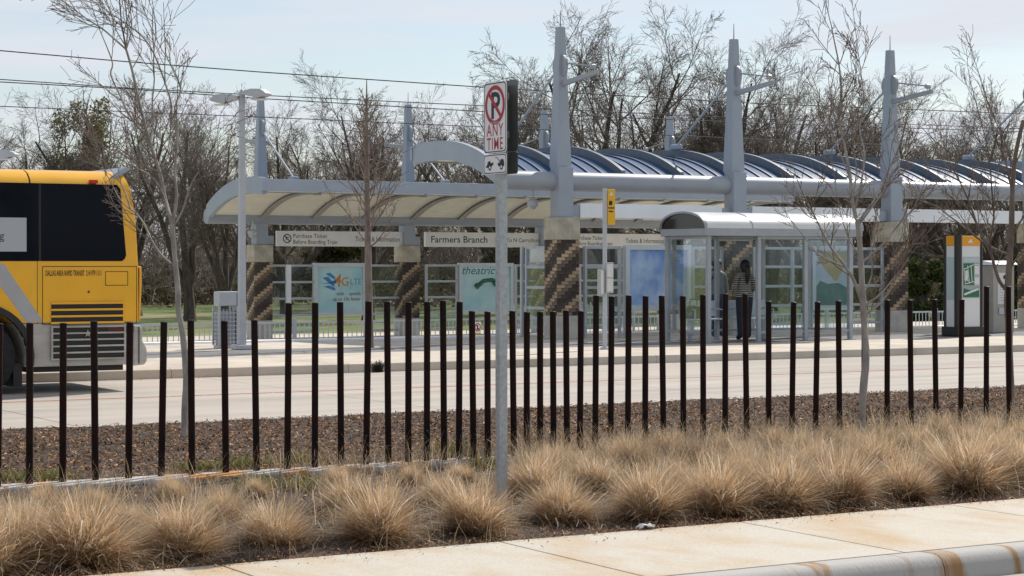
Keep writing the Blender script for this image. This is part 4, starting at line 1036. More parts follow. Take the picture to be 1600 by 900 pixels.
rows = [('front row by the sidewalk', 10.86, [-20, 30, 130, 285, 430, 592, 742, 878, 1014, 1116, 1222, 1312, 1412, 1512, 1603], 1.08),
        ('second row', 11.75, [40, 205, 350, 545, 690, 838, 930, 1060, 1165, 1268, 1368, 1462, 1562, 1640], .80),
        ('third row', 12.60, [70, 150, 270, 400, 530, 640, 720, 860, 905, 985, 1080, 1175, 1255, 1345, 1435, 1520, 1600], .66),
        ('back row against the posts', 13.25, [880, 960, 1045, 1130, 1210, 1300, 1385, 1470, 1550, 1625], .60)]
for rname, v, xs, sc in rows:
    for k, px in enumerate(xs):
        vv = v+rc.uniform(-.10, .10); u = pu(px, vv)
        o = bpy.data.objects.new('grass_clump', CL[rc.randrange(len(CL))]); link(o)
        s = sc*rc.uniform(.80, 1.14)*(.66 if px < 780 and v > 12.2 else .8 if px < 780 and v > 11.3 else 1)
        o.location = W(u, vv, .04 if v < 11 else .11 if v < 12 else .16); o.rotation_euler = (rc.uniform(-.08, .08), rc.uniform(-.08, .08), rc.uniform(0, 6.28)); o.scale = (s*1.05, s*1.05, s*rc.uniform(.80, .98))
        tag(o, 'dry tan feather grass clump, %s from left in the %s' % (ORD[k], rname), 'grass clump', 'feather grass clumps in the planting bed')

# loose dry stems, chips, fallen leaves and weeds: nobody could count them
def chips(name, n, v0, v1, px0, px1, zf, seed, smin=.012, smax=.045, cols=None, dens=None):
    r = np.random.RandomState(seed); v = r.uniform(v0, v1, n); ua = np.array([pu(px0, q) for q in (v0, v1)]); ub = np.array([pu(px1, q) for q in (v0, v1)])
    f = (v-v0)/(v1-v0); lo = ua[0]+(ua[1]-ua[0])*f; hi = ub[0]+(ub[1]-ub[0])*f; u = lo+(hi-lo)*r.rand(n)
    z = zf(v)+r.uniform(.0, .022, n); c = np.stack([u*CS-v*SN, u*SN+v*CS, z], 1)
    L = r.uniform(smin, smax, n); Wd = L*r.uniform(.08, .36, n)
    a = r.uniform(0, 6.283, n); e = r.normal(0, .38, n)
    d = np.stack([np.cos(a)*np.cos(e), np.sin(a)*np.cos(e), np.sin(e)], 1); q = np.stack([-np.sin(a), np.cos(a), r.normal(0, .35, n)], 1)
    V = np.stack([c-d*L[:, None]/2, c+q*Wd[:, None]/2+[0, 0, .004], c+d*L[:, None]/2, c-q*Wd[:, None]/2+[0, 0, .004]], 1)
    pal = np.array(cols)*np.array([1.05, .90, .70]); k = r.randint(0, len(pal), n); T = pal[k]*r.uniform(.5, 1.4, (n, 1)); T = np.repeat(T[:, None, :], 4, 1)
    fc = np.arange(n*4).reshape(-1, 4)
    return tag(link(bpy.data.objects.new(name, np_mesh(name, V.reshape(-1, 3), fc, 'litter', tint=T.reshape(-1, 3)))), kind='stuff')
BR = [(.13, .066, .036), (.07, .040, .026), (.22, .12, .062), (.28, .175, .10), (.055, .032, .022), (.15, .072, .036), (.44, .31, .20), (.10, .05, .03), (.19, .095, .05), (.50, .37, .25), (.24, .11, .05), (.34, .21, .12)]
chips('mulch_chips', 62000, 13.92, 19.03, -40, 1640, lambda v: .20-.05*(v-13.9)/5.1, 1, .014, .062, BR)
chips('bed_litter', 14000, 10.32, 13.5, -40, 1640, lambda v: .055+.12*np.minimum(1, (v-10.3)/1.5), 2, .015, .05, BR)
chips('bed_edge_spill', 2600, 10.22, 10.36, -40, 1640, lambda v: .101+0*v, 13, .008, .03, BR)
chips('sidewalk_litter', 420, 9.9, 10.30, -40, 1640, lambda v: .102+0*v, 3, .008, .028, BR)
chips('gutter_leaves', 500, 28.3, 28.8, -40, 1640, lambda v: .003+0*v, 4, .015, .04, BR)
def stems(name, n, v0, v1, px0, px1, zf, seed, L0, L1, lean, cols, w0=.0015, w1=.003, spots=None, mat_='straw', spread=.10):
    r = np.random.RandomState(seed); v = r.uniform(v0, v1, n)
    if spots is None:
        u = np.array([pu(a, b) for a, b in zip(r.uniform(px0, px1, n), v)])
    else:
        k = r.randint(0, len(spots), n); v = np.array([spots[i][1] for i in k])+r.normal(0, .7*spread, n); u = np.array([spots[i][0] for i in k])+r.normal(0, spread, n)
    p = np.stack([u*CS-v*SN, u*SN+v*CS, zf(v)], 1); ph = r.uniform(0, 6.283, n); th = np.abs(r.normal(0, lean, n)); L = r.uniform(L0, L1, n); w = r.uniform(w0, w1, n)
    side = np.stack([np.cos(ph+1.57+r.normal(0, .8, n)), np.sin(ph+1.57), 0*ph], 1); side /= np.linalg.norm(side, axis=1, keepdims=True)
    pal = np.array(cols); T = pal[r.randint(0, len(pal), n)]*r.uniform(.75, 1.25, (n, 1)); S = 4; Vs = []
    for s in range(S+1):
        ww = w*(1-.7*s/S); Vs += [p-side*ww[:, None], p+side*ww[:, None]]
        p = p+np.stack([np.sin(th)*np.cos(ph), np.sin(th)*np.sin(ph), np.cos(th)], 1)*(L/S)[:, None]; th = th+r.uniform(.05, .4, n); ph = ph+r.normal(0, .25, n)
    V = np.stack(Vs, 1); b = (np.arange(n)*2*(S+1))[:, None]
    fc = np.concatenate([b+np.array([[2*s, 2*s+1, 2*s+3, 2*s+2]]) for s in range(S)], 1).reshape(-1, 4)
    T = np.repeat(T[:, None, :], 2*(S+1), 1)
    return tag(link(bpy.data.objects.new(name, np_mesh(name, V.reshape(-1, 3), fc, mat_, tint=T.reshape(-1, 3)))), kind='stuff')
ST = [(.44, .33, .21), (.36, .25, .14), (.50, .41, .30), (.30, .22, .14)]
zb_f = lambda v: .06+.12*np.minimum(1, (v-10.3)/1.5)
stems('loose_dry_stems', 6000, 11.6, 13.5, 800, 1640, zb_f, 5, .18, .42, .55, ST)
stems('loose_dry_stems', 1800, 11.2, 13.5, -30, 800, zb_f, 6, .10, .32, .7, ST)
stems('fallen_stems', 900, 10.36, 11.2, -30, 1640, zb_f, 7, .10, .30, 1.2, ST+[(.18, .12, .08)])
stems('post_foot_stems', 1500, 13.55, 14.1, 420, 1640, lambda v: .2+0*v, 8, .12, .34, .5, ST)
sp = [(pu(px, v), v) for px, v in ((20, 14.2), (75, 14.1), (300, 14.2), (345, 14.2), (395, 14.3), (470, 14.3), (690, 14.6), (715, 14.4), (760, 13.3), (1440, 13.1), (1455, 12.9), (1430, 13.3), (400, 12.9), (865, 13.3), (890, 13.4), (490, 12.8))]
stems('green_weeds', 3600, 0, 1, 0, 0, lambda v: .19+0*v, 9, .04, .13, .8, [(.16, .17, .045), (.22, .21, .06), (.12, .15, .04), (.30, .25, .08)], .003, .007, spots=sp, mat_='leaf')
# crumpled paper at the sidewalk edge
pp = unp(1043, 821, 1.62*F/411.0); u, v = uv_of(pp); rr = random.Random(2)
b = MB(); n = 9
grid = [[(-.06+.12*i/n+rr.uniform(-.006, .006), -.035+.07*j/5, rr.uniform(0, .03)+.006) for j in range(6)] for i in range(n+1)]
b.add([p for row in grid for p in row], [(i*6+j, i*6+j+1, (i+1)*6+j+1, (i+1)*6+j) for i in range(n) for j in range(5)])
o = b.build('paper_scrap', 'paper'); place_uv(o, u, 10.30, .10); tag(o, 'crumpled white paper scrap lying at the sidewalk edge', 'litter')
# weed growing from the plaza curb joint
u = pu(590, 28.78); sp = [(u, 28.78)]
r_ = stems('curb_weed', 260, 0, 1, 0, 0, lambda v: 0*v, 12, .06, .22, .35, [(.035, .03, .022), (.05, .045, .03)], .006, .012, spots=[(u, 28.74)], mat_='leaf', spread=.028)
del r_['kind']; tag(r_, 'dark dried weed growing at the foot of the plaza curb', 'plant')

# ================================================================== bare trees
def rvec(r): return Vector((r.uniform(-1, 1), r.uniform(-1, 1), r.uniform(-1, 1)))
def grow(segs, r, p, d, L, rad, lvl, maxl, P):
    """one wandering branch with side shoots; P: per-level (n side shoots, length ratio, angle, wander, upward pull)"""
    ns = P['segs'][lvl]; nk, ratio, ang, wan, up = P['lv'][lvl]
    pts = []; r1 = max(P['rmin'], rad*(P['taper'] if lvl < 1 else .2))
    for i in range(ns):
        d = (d + rvec(r)*wan + Vector((0, 0, up))).normalized(); q = p+d*(L/ns)
        a = rad+(r1-rad)*i/ns; b = rad+(r1-rad)*(i+1)/ns
        segs[min(lvl, len(segs)-1)].append((p.x, p.y, p.z, q.x, q.y, q.z, a, b)); pts.append((p.copy(), q.copy(), d.copy(), b)); p = q
    if lvl >= maxl: return
    for k in range(nk):
        f = (k+r.uniform(.2, .9))/nk; f = P['start'][lvl]+(1-P['start'][lvl])*f; i = min(ns-1, int(f*ns)); a, b, dd, rb = pts[i]; t = f*ns-i
        s = a.lerp(b, min(1, t)); ax = dd.cross(rvec(r)).normalized(); th = ang*r.uniform(.65, 1.3)
        nd = (Matrix.Rotation(th, 3, ax) @ dd).normalized()
        grow(segs, r, s, nd, L*ratio*r.uniform(.65, 1.25)*(1.15-.45*f), max(P['rmin'], rb*r.uniform(.55, .8)), lvl+1, maxl, P)
def oak(seed, H=12.0, spread=.62, dens=1.0, forks=5, trunkf=.22):
    r = random.Random(seed); segs = [[], [], [], [], [], []]
    P = {'segs': [4, 8, 6, 4, 3, 2], 'taper': .42, 'rmin': .0062, 'start': [.75, .22, .15, .12, .1, .1],
         'lv': [(0, .5, .6, .05, .02), (int(9*dens), .48, .68, .15, .045), (int(8*dens), .48, .70, .15, .035), (int(6*dens), .52, .70, .14, .03), (int(4*dens), .6, .65, .12, .02), (0, .5, .8, .3, 0)]}
    p = Vector((0, 0, -.3)); d = Vector((r.uniform(-.1, .1), r.uniform(-.1, .1), 1)).normalized(); R0 = H*.027
    th = H*trunkf
    for i in range(4):
        d = (d+rvec(r)*.06).normalized(); q = p+d*(th/4); segs[0].append((p.x, p.y, p.z, q.x, q.y, q.z, R0*(1.35 if i == 0 else 1.1-.08*i), R0*(1.1-.08*(i+1)))); p = q
    for k in range(forks):
        a = 2*math.pi*(k+r.uniform(-.3, .3))/forks; tilt = r.uniform(.25, 1.0)*spread*1.15 if k else .12
        nd = Vector((math.cos(a)*math.sin(tilt), math.sin(a)*math.sin(tilt), math.cos(tilt)))
        grow(segs, r, p-d*r.uniform(0, th*.25), nd, H*(1-trunkf)*r.uniform(.72, .98)*(1-.12*tilt), R0*r.uniform(.55, .82), 1, 5, P)
    zt = max(s[5] for lv in segs for s in lv)
    return segs, zt
def tree_meshes(segs, mt, mc, n0=7, cut=2):
    a = [s for l in segs[:cut] for s in l]; b = [s for l in segs[cut:] for s in l]
    return seg_mesh('trunk', a, mt, n0), seg_mesh('crown', b, mc, 3)
def put_tree(name, meshes, pos, rot, s, lab, group, cat='tree', sxy=1.0):
    t = bpy.data.objects.new(name, None); link(t); t.location = pos; t.rotation_euler = (0, 0, rot); t.scale = (s*sxy, s*sxy, s)
    tag(t, lab, cat, group)
    for nm, me in zip(('trunk', 'crown'), meshes): link(bpy.data.objects.new(nm, me), t)
    return t
var = []
for k, (sp_, de, fo, tf) in enumerate([(.55, 1.0, 5, .20), (.75, 1.0, 6, .16), (.62, 1.05, 5, .24), (.85, 1.0, 6, .20), (.5, 1.0, 4, .18)]):
    sg, zt = oak(40+k, 12.0, sp_, de, fo, tf); var.append((tree_meshes(sg, 'bark_oak', 'twig_oak' if k != 4 else 'twig_grey'), zt))
far = [(-25, 84, 118, 1, 'at the left edge above the bus roof'), (62, 98, 175, 3, 'above the middle of the bus roof'), (212, 88, 125, 2, 'behind the slim tree by the bus'),
       (296, 80, 108, 4, 'left of the light pole'), (352, 72, 138, 0, 'thick trunked, directly behind the light pole'), (446, 88, 140, 3, 'right of the first far tower'),
       (505, 100, 165, 1, 'low, over the ticket sign'), (575, 80, 68, 0, 'tall, rising behind the conical bare tree'), (645, 112, 205, 3, 'low, behind the second far tower'),
       (770, 104, 88, 4, 'pale, behind the no parking sign'), (838, 90, 112, 1, 'just left of the first near tower'), (962, 84, 2, 2, 'tallest, between the first two near towers'),
       (1062, 92, 80, 3, 'behind the thin far tower near the second near tower'), (1128, 86, 12, 0, 'tall, behind the second near tower'), (1205, 96, 75, 4, 'right of the second near tower'),
       (1268, 84, 98, 1, 'over the right half of the shelter'), (1345, 98, 115, 3, 'left of the third near tower'), (1440, 92, 135, 2, 'right of the third near tower'),
       (1510, 84, 128, 1, 'above the map kiosk'), (1590, 90, 125, 3, 'at the right edge')]
rt = random.Random(5)
for px, Z, top, vi, wh in far:
    me, zt = var[vi]; base = unp(px, HZ, Z); base.z = -.55
    s = (CAMZ+(HZ-top)/F*Z+.55)/zt
    put_tree('bare_tree', me, base, rt.uniform(0, 6.28), s, 'tall bare tree beyond the tracks, ' + wh, 'bare trees beyond the tracks', sxy=rt.uniform(.92, 1.1))

def leaf_cloud(name, blobs, n, size, cols, seed, twigs=0):
    r = np.random.RandomState(seed); bl = np.array([b[:6] for b in blobs]); wgt = bl[:, 3]*bl[:, 4]*bl[:, 5]; k = r.choice(len(bl), n, p=wgt/wgt.sum())
    d = r.normal(0, 1, (n, 3)); d /= np.linalg.norm(d, axis=1, keepdims=True); c = bl[k, :3]+d*bl[k, 3:6]*(r.rand(n, 1)**.40)
    L = r.uniform(.5, 1.3, n)*size; a = r.normal(0, 1, (n, 3)); a /= np.linalg.norm(a, axis=1, keepdims=True); b = np.cross(a, r.normal(0, 1, (n, 3))); b /= np.linalg.norm(b, axis=1, keepdims=True)
    V = np.stack([c-a*L[:, None], c+b*L[:, None]*.45, c+a*L[:, None], c-b*L[:, None]*.45], 1)
    pal = np.array(cols); T = np.repeat((pal[r.randint(0, len(pal), n)]*r.uniform(.7, 1.3, (n, 1)))[:, None, :], 4, 1)
    return np_mesh(name, V.reshape(-1, 3), np.arange(n*4).reshape(-1, 4), 'leaf', tint=T.reshape(-1, 3))
GR = [(.055, .075, .022), (.075, .095, .03), (.04, .06, .02), (.11, .11, .03)]
def evergreen(px, Z, top, half, lab, seed, n=9000, low=.32, cols=GR):
    r = random.Random(seed); base = unp(px, HZ, Z); base.z = -.55; Ht = CAMZ+(HZ-top)/F*Z+.55; w = half/F*Z
    bl = []
    for k in range(26):
        a = r.uniform(0, 6.28); q = r.random()**.6; z = low+(1-low)*r.random(); ww = w*(1-.55*abs(z-.55))
        bl.append((math.cos(a)*ww*q*.8, math.sin(a)*ww*q*.8, Ht*z*.92, w*.30, w*.30, Ht*.085))
    sg = [[], [], [], [], [], []]
    P = {'segs': [5, 5, 4, 3, 3, 2], 'taper': .4, 'rmin': .012, 'start': [.3, .2, .2, .2, .2, .2], 'lv': [(9, .42, .8, .06, .02), (5, .5, .8, .15, .05), (0,)*5, (0,)*5, (0,)*5, (0,)*5]}
    P['lv'][2] = (0, .5, .8, .2, .05)
    grow(sg, r, Vector((0, 0, -.2)), Vector((.03, 0, 1)), Ht*.85, Ht*.022, 0, 2, P)
    return put_tree('evergreen_tree', (seg_mesh('trunk', [s for l in sg for s in l], 'bark_oak', 6), leaf_cloud('crown', bl, n, .11, cols, seed)), base, 0, 1, lab, 'evergreen trees and shrubs beyond the tracks')
evergreen(128, 108, 146, 58, 'olive green evergreen rising above the bus roof', 1, 9000, .45, [(.20, .20, .04), (.15, .16, .035), (.26, .23, .06), (.10, .11, .03)])
evergreen(1448, 76, 398, 44, 'dark green bushy evergreen left of the map kiosk', 2, 7000, .05)
evergreen(1290, 88, 425, 60, 'dark green shrub seen through the bus shelter', 3, 6000, .05)
evergreen(1590, 84, 395, 45, 'dark green shrub behind the ticket cabinet', 4, 6000, .05)
evergreen(790, 96, 250, 70, 'dull green evergreen behind the far canopy posts', 5, 9000, .2, [(.07, .075, .03), (.09, .085, .035)])
evergreen(530, 92, 355, 80, 'grey green evergreen behind the ticket sign', 6, 8000, .15, [(.085, .085, .04), (.11, .10, .05), (.06, .065, .03)])

# understory wood: reads as one mass
r = np.random.RandomState(77); S = []
for k in range(4200):
    px = r.uniform(-80, 1690); Z = r.uniform(100, 135); b = unp(px, HZ, Z); x, y = b.x, b.y; hgt = r.uniform(3.0, 7.0)
    x0, y0, z0 = x, y, -.55+hgt*r.uniform(0, .35)
    rad = r.uniform(.012, .045)
    for q in range(4):
        x1, y1, z1 = x0+r.normal(0, .35), y0+r.normal(0, .35), z0+hgt/5*r.uniform(.5, 1.2)
        S.append((x0, y0, z0, x1, y1, z1, rad, rad*.75)); 
        for w_ in range(2):
            S.append((x1, y1, z1, x1+r.normal(0, .7), y1+r.normal(0, .5), z1+r.uniform(.1, .9), rad*.6, .008))
        x0, y0, z0, rad = x1, y1, z1, rad*.75
tag(link(bpy.data.objects.new('far_thicket', seg_mesh('far_thicket', S, 'twig_grey', 3))), kind='stuff')
bl = []
rr = random.Random(8)
for k in range(170):
    px = rr.uniform(-80, 1690); Z = rr.uniform(103, 128); b = unp(px, HZ, Z); h = rr.uniform(.8, 2.6)
    bl.append((b.x, b.y, -.5+h*.5, rr.uniform(1.5, 3.2), 1.5, h*.62))
tag(link(bpy.data.objects.new('far_brush', leaf_cloud('far_brush', bl, 46000, .17, [(.09, .088, .05), (.14, .115, .08), (.07, .072, .035), (.18, .145, .10)], 12))), kind='stuff')

# slim street trees traced limb by limb at their own distance
def traced_tree(name, Z, trunk, limbs, mats, lab, seed, base_z, twig=(10, .55, .020), pxr=1.0, depth=.35):
    r = random.Random(seed); k = Z/F; t = bpy.data.objects.new(name, None); link(t)
    b0 = unp(trunk[0][0], trunk[0][1], Z); t.location = (b0.x, b0.y, base_z); tag(t, lab, 'tree', 'slim bare street trees'); O = Vector(t.location)
    placed = []
    def to3(pts, start_y):
        out = []; y = start_y; dy = r.uniform(-depth, depth)
        for i, (px, py) in enumerate(pts):
            if i: y += dy*math.hypot(px-pts[i-1][0], py-pts[i-1][1])*k
            out.append(Vector(((px-800)/F*(Z+y), Z+y, CAMZ+(HZ-py)/F*(Z+y)))-O)
        return out
    def near_y(p):
        best = min(placed, key=lambda q: (q[0]-p[0])**2+(q[1]-p[1])**2); return best[2]
    def smooth(P3, rs, sub=3):
        o, q = [], []
        for i in range(len(P3)-1):
            p0, p1, p2, p3 = P3[max(i-1, 0)], P3[i], P3[i+1], P3[min(i+2, len(P3)-1)]
            for s in range(sub):
                f = s/sub; o.append(.5*((2*p1)+(p2-p0)*f+(2*p0-5*p1+4*p2-p3)*f*f+(3*p1-p0-3*p2+p3)*f**3)); q.append(rs[i]+(rs[i+1]-rs[i])*f)
        o.append(P3[-1]); q.append(rs[-1]); return o, q
    segs = [[], [], [], []]
    P = {'segs': [5, 5, 4, 3], 'taper': .35, 'rmin': .0022, 'start': [.1, .15, .15, .1], 'lv': [(0, .5, .5, .1, 0), (4, .55, .62, .11, .10), (3, .6, .6, .12, .06), (0, .5, .8, .12, .0)]}
    def lay(pts, w0, w1, nm, m, trunk_=False):
        y0 = 0 if trunk_ else near_y(pts[0]); P3 = to3(pts, y0) if not trunk_ else [Vector(((px-800)/F*Z, Z, CAMZ+(HZ-py)/F*Z))-O for px, py in pts]
        n = len(pts); rs = [(w0+(w1-w0)*i/(n-1))*k/2*pxr for i in range(n)]
        for p, q in zip(pts, P3): placed.append((p[0], p[1], (q+O).y-Z))
        o, q = smooth(P3, rs); q = [x*(1+r.uniform(-.07, .07)) for x in q] if trunk_ else q
        MB().tube(o, q, 9 if trunk_ else 7).build(nm, m, t, smooth=True)
        return o, q
    lay(trunk, trunk[0][2] if len(trunk[0]) > 2 else 11, 8, 'trunk', mats[0], True) if False else None
    o, q = lay([(a[0], a[1]) for a in trunk], twig_w[0], twig_w[1], 'trunk', mats[0], True)
    for pts, w0, w1 in limbs:
        o, q = lay(pts, w0, w1, 'limb', mats[0])
        ln = sum((o[i+1]-o[i]).length for i in range(len(o)-1))
        for j in range(int(ln*twig[0])):
            f = r.uniform(.12, 1)**.8; i = min(len(o)-2, int(f*(len(o)-1))); d = (o[i+1]-o[i]).normalized(); ax = d.cross(rvec(r)).normalized()
            nd = (Matrix.Rotation(r.uniform(.35, .9), 3, ax) @ d).normalized()
            grow(segs, r, o[i], nd, twig[1]*r.uniform(.4, 1.2)*(1.15-.5*f), max(.003, min(q[i]*.6, .007)), 1, 3, P)
        d = (o[-1]-o[-2]).normalized(); grow(segs, r, o[-1], d, twig[1]*.9, max(.003, q[-1]*.9), 1, 3, P)
    link(bpy.data.objects.new('crown', seg_mesh('crown', [s for l in segs for s in l], mats[1], 4)), t)
    return t
twig_w = (11.5, 8.0)
traced_tree('street_tree', 18.2, [(288, 690), (289, 640), (291, 590), (288, 545), (285, 515), (279, 485), (278, 450), (273, 400), (269, 350)],
    [([(269, 352), (262, 328), (253, 300), (243, 283), (228, 270), (212, 262)], 5, 2), ([(269, 350), (258, 312), (252, 280), (244, 252), (236, 228), (229, 205), (220, 170), (213, 140), (206, 108), (197, 77)], 7, 3.6),
     ([(197, 77), (180, 62), (160, 45), (135, 29), (110, 10), (88, -6)], 3.2, 1.6), ([(197, 77), (199, 50), (197, 20), (193, -12)], 2.6, 1.6), ([(198, 75), (206, 42), (201, 0), (198, -14)], 2.2, 1.3), ([(195, 70), (182, 48), (176, 28), (168, 5)], 2, 1.1),
     ([(231, 210), (215, 198), (200, 176), (187, 148), (173, 117), (176, 100), (168, 76), (155, 45)], 4, 1.5), ([(270, 348), (276, 310), (273, 268), (276, 228), (277, 190), (273, 168), (282, 140), (273, 112), (262, 92)], 5, 1.5),
     ([(266, 200), (268, 165), (258, 130), (244, 92), (230, 66), (206, 43), (172, 20), (138, -3)], 3.4, 1.4), ([(272, 352), (285, 330), (294, 300), (303, 280), (316, 262)], 4, 1.6),
     ([(267, 412), (250, 396), (237, 376), (225, 350), (212, 333), (201, 325), (188, 312), (178, 294)], 4, 1.5), ([(204, 327), (196, 303), (186, 282), (172, 264)], 2.6, 1.1),
     ([(233, 218), (240, 190), (238, 160), (241, 125), (240, 90), (243, 50), (240, 14)], 3, 1.1), ([(208, 105), (216, 90), (221, 78), (219, 60)], 1.8, 1)],
    ('bark_pale', 'bark_mid'), 'slim pale trunked bare tree in the mulch bed beside the bus', 3, .18, twig=(5.2, .62, 0))
twig_w = (13.0, 8.0)
traced_tree('street_tree', 17.6, [(1345, 705), (1347, 660), (1349, 605), (1353, 560), (1351, 520), (1349, 482), (1347, 452), (1346, 425), (1344, 395), (1342, 365), (1339, 342)],
    [([(1349, 480), (1335, 440), (1322, 418), (1310, 402), (1298, 386), (1288, 368), (1279, 350), (1270, 332), (1262, 318)], 6, 2), ([(1322, 418), (1305, 411), (1290, 403), (1275, 394), (1262, 378)], 2.6, 1.2),
     ([(1338, 342), (1331, 310), (1329, 280), (1324, 250), (1318, 218), (1311, 186), (1315, 148), (1311, 102), (1304, 66), (1299, 40)], 6.5, 1.6), ([(1341, 347), (1353, 330), (1366, 312), (1378, 290), (1389, 266), (1400, 243)], 4, 1.6),
     ([(1343, 350), (1360, 327), (1378, 302), (1393, 274), (1408, 250)], 3.6, 1.5), ([(1328, 280), (1320, 258), (1310, 232), (1300, 208), (1290, 180)], 3, 1.2),
     ([(1349, 408), (1364, 396), (1381, 380), (1400, 356), (1418, 336), (1430, 320), (1443, 290)], 4, 1.6), ([(1352, 476), (1368, 466), (1380, 455), (1392, 440), (1406, 424), (1420, 402)], 4.4, 1.5),
     ([(1352, 492), (1366, 482), (1378, 471), (1390, 455), (1402, 432)], 4, 1.4), ([(1335, 330), (1346, 282), (1351, 240), (1343, 200), (1350, 160), (1345, 112), (1340, 76)], 3.4, 1.2),
     ([(1347, 462), (1359, 440), (1363, 418), (1361, 392), (1366, 366)], 3, 1.2), ([(1344, 400), (1330, 380), (1318, 350), (1310, 318)], 2.8, 1.1), ([(1332, 312), (1338, 270), (1334, 230), (1328, 190), (1332, 150)], 2.6, 1)],
    ('bark_pale', 'bark_mid'), 'slim bare tree rising from the grasses in front of the shelter', 4, .15, twig=(7, .52, 0))
twig_w = (13.0, 6.0)
traced_tree('street_tree', 23.5, [(1579, 625), (1577, 560), (1576, 505), (1574, 470), (1576, 430), (1578, 400), (1580, 365), (1581, 330), (1582, 300), (1584, 262), (1590, 225), (1599, 188)],
    [([(1574, 455), (1562, 440), (1555, 420), (1548, 396), (1536, 372), (1526, 350), (1518, 326), (1509, 304), (1499, 282), (1488, 262)], 6, 1.8), ([(1577, 398), (1560, 392), (1540, 381), (1520, 366), (1500, 350), (1481, 336), (1465, 323), (1449, 318)], 4.4, 1.5),
     ([(1538, 376), (1524, 346), (1511, 325), (1490, 311), (1474, 298)], 3, 1.2), ([(1580, 372), (1592, 350), (1606, 328), (1620, 300)], 4, 1.5), ([(1582, 302), (1575, 270), (1568, 240), (1554, 212), (1546, 180)], 4, 1.2),
     ([(1576, 422), (1590, 402), (1608, 384), (1622, 360)], 4, 1.5), ([(1555, 420), (1547, 382), (1553, 340), (1550, 300), (1545, 240), (1530, 180), (1516, 126)], 4, 1), ([(1583, 265), (1572, 225), (1556, 190), (1540, 150), (1528, 110)], 2.6, 1), ([(1584, 262), (1598, 230), (1606, 195)], 3, 1.2)],
    ('bark_mid', 'bark_mid'), 'dark slim bare tree at the right edge before the ticket cabinet', 6, .16, twig=(6, .5, 0))
# conical young tree on the plaza
r = random.Random(31); Zc = 37.9; base = unp(577, 545, Zc); base.z = .15
segs = [[], [], [], []]; P = {'segs': [5, 5, 4, 2], 'taper': .35, 'rmin': .0045, 'start': [.1, .2, .15, .1], 'lv': [(0, .5, .5, .1, 0), (5, .42, .65, .13, .07), (2, .5, .7, .18, .04), (0, .5, .8, .2, 0)]}
Ht = 4.7
for k in range(34):
    f = .40+.60*k/34; a = k*2.4+r.uniform(-.4, .4); p = Vector((-.05*f, 0, Ht*f)); tilt = 1.12-.5*f
    grow(segs, r, p, Vector((math.cos(a)*math.sin(tilt), math.sin(a)*math.sin(tilt), math.cos(tilt))), 1.55*(1.12-f)*r.uniform(.7, 1.25)+.15, .017, 1, 3, P)
tk = MB().tube([(0, 0, -.1), (0, 0, .3), (-.02, 0, 1.5), (-.04, 0, 3.0), (-.05, .0, 4.4), (-.05, 0, 5.1)], [.105, .082, .068, .052, .025, .008], 10)
t = bpy.data.objects.new('conical_tree', None); link(t); t.location = base; tag(t, 'young conical bare tree on the plaza before the phone poster', 'tree', 'slim bare street trees')
tk.build('trunk', 'bark_grey', t, smooth=True); link(bpy.data.objects.new('crown', seg_mesh('crown', [s for l in segs for s in l], 'bark_mid', 4)), t)

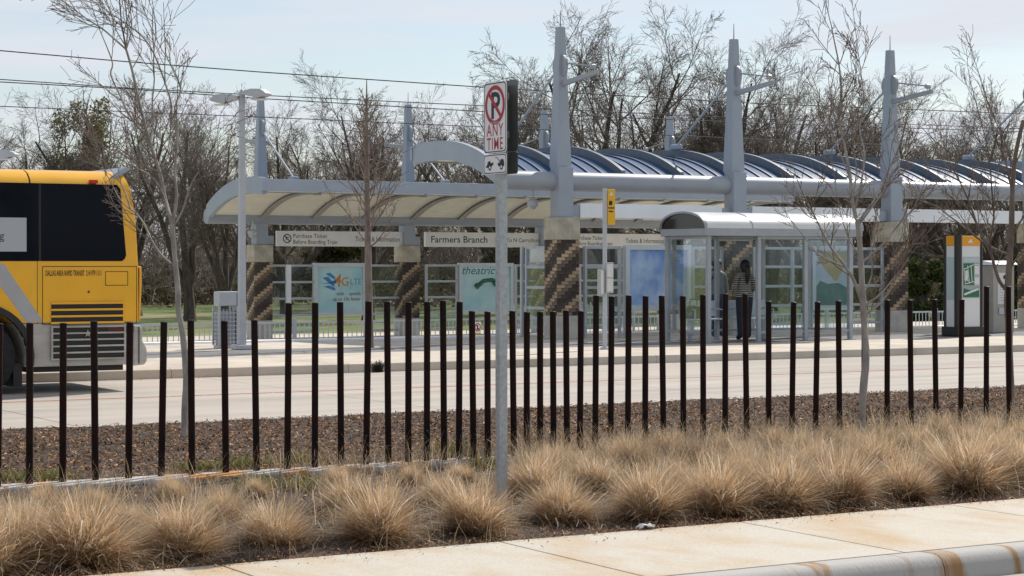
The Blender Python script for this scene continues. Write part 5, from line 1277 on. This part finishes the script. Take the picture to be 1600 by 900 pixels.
# ================================================================== overhead wires
def wire(pts, v, r_, lab):
    P3 = [W(pu(px, v), v, pz(py, pu(px, v), v)) for px, py in pts]
    P3 = [P3[0]+(P3[0]-P3[1])*1.5] + P3 + [P3[-1]+(P3[-1]-P3[-2])*1.5]
    o = MB().tube(P3, r_, 5).build('overhead_wire', 'wire', None, smooth=True); tag(o, lab, 'wire', 'overhead traction wires')
wire([(0, 79), (200, 96.5), (400, 112), (750, 136), (1150, 160), (1600, 178)], 42.0, .013, 'highest overhead wire, crossing above the light pole')
wire([(0, 124), (200, 137.5), (400, 148.5), (750, 165), (1150, 184), (1600, 201)], 42.0, .011, 'upper wire of the close pair level with the light pole head')
wire([(0, 128), (200, 139), (400, 153.5), (750, 174), (1150, 191), (1600, 206)], 46.0, .013, 'lower wire of the close pair level with the light pole head')
wire([(0, 166), (200, 174.5), (400, 182.5), (750, 198), (1150, 216), (1600, 236)], 46.0, .011, 'lowest overhead wire, passing below the light pole head')

# ================================================================== houses and timber fence across the park
def house(px, Z, w, d, h, rh, lab, rot, wallm='house_brick'):
    t = bpy.data.objects.new('house', None); link(t); b = unp(px, HZ, Z); t.location = (b.x, b.y, -.6); t.rotation_euler = (0, 0, rot); tag(t, lab, 'house', 'houses across the park')
    MB().box(-w/2, w/2, -d/2, d/2, 0, h).build('wall', wallm, t)
    rf = MB(); rf.prism([(-d/2-.5, h+.01), (d/2+.5, h+.01), (0, h+rh)], 'x', -w/2-.4, w/2+.4); rf = rf.build('roof', 'house_roof', t)
    MB().box(w*.22, w*.22+.7, -.3, .3, h+rh*.5, h+rh+.6).build('chimney', wallm, rf)
    for k in range(-1, 2):
        wd = MB().box(k*w*.3-.6, k*w*.3+.6, -d/2-.05, -d/2-.005, 1.0, 2.1).build('window', 'white_panel', t); MB().box(k*w*.3-.5, k*w*.3+.5, -d/2-.06, -d/2-.052, 1.08, 2.02).build('pane', 'bus_glass', wd)
    MB().box(w*.14-.45, w*.14+.45, -d/2-.04, -d/2-.005, 0, 2.05).build('door', 'timber', t)
house(450, 150, 14, 8, 2.8, 1.7, 'low brick house with tan roof behind the left far windscreen', .25)
house(600, 142, 11, 8, 2.8, 1.6, 'low brick house with tan roof behind the phone poster', .1)
house(905, 150, 12, 8, 2.8, 1.6, 'low brick house behind the near pier by the bus stop flag', .2)
t = bpy.data.objects.new('timber_fence', None); link(t); b = unp(282, HZ, 112); t.location = (b.x, b.y, -.58); t.rotation_euler = (0, 0, .12); tag(t, 'reddish brown board fence across the park, left of the litter bin', 'fence')
bm_ = MB().box(-.068, .068, -.01, .01, .05, 1.85).mesh('board', 'timber')
for k in range(60):
    o = bpy.data.objects.new('board', bm_); link(o, t); o.location = (-4.4+.145*k, 0, rt.uniform(-.02, .02))
for z in (.4, 1.5): MB().box(-4.5, 4.3, .012, .05, z-.05, z+.05).build('rail', 'timber', t)
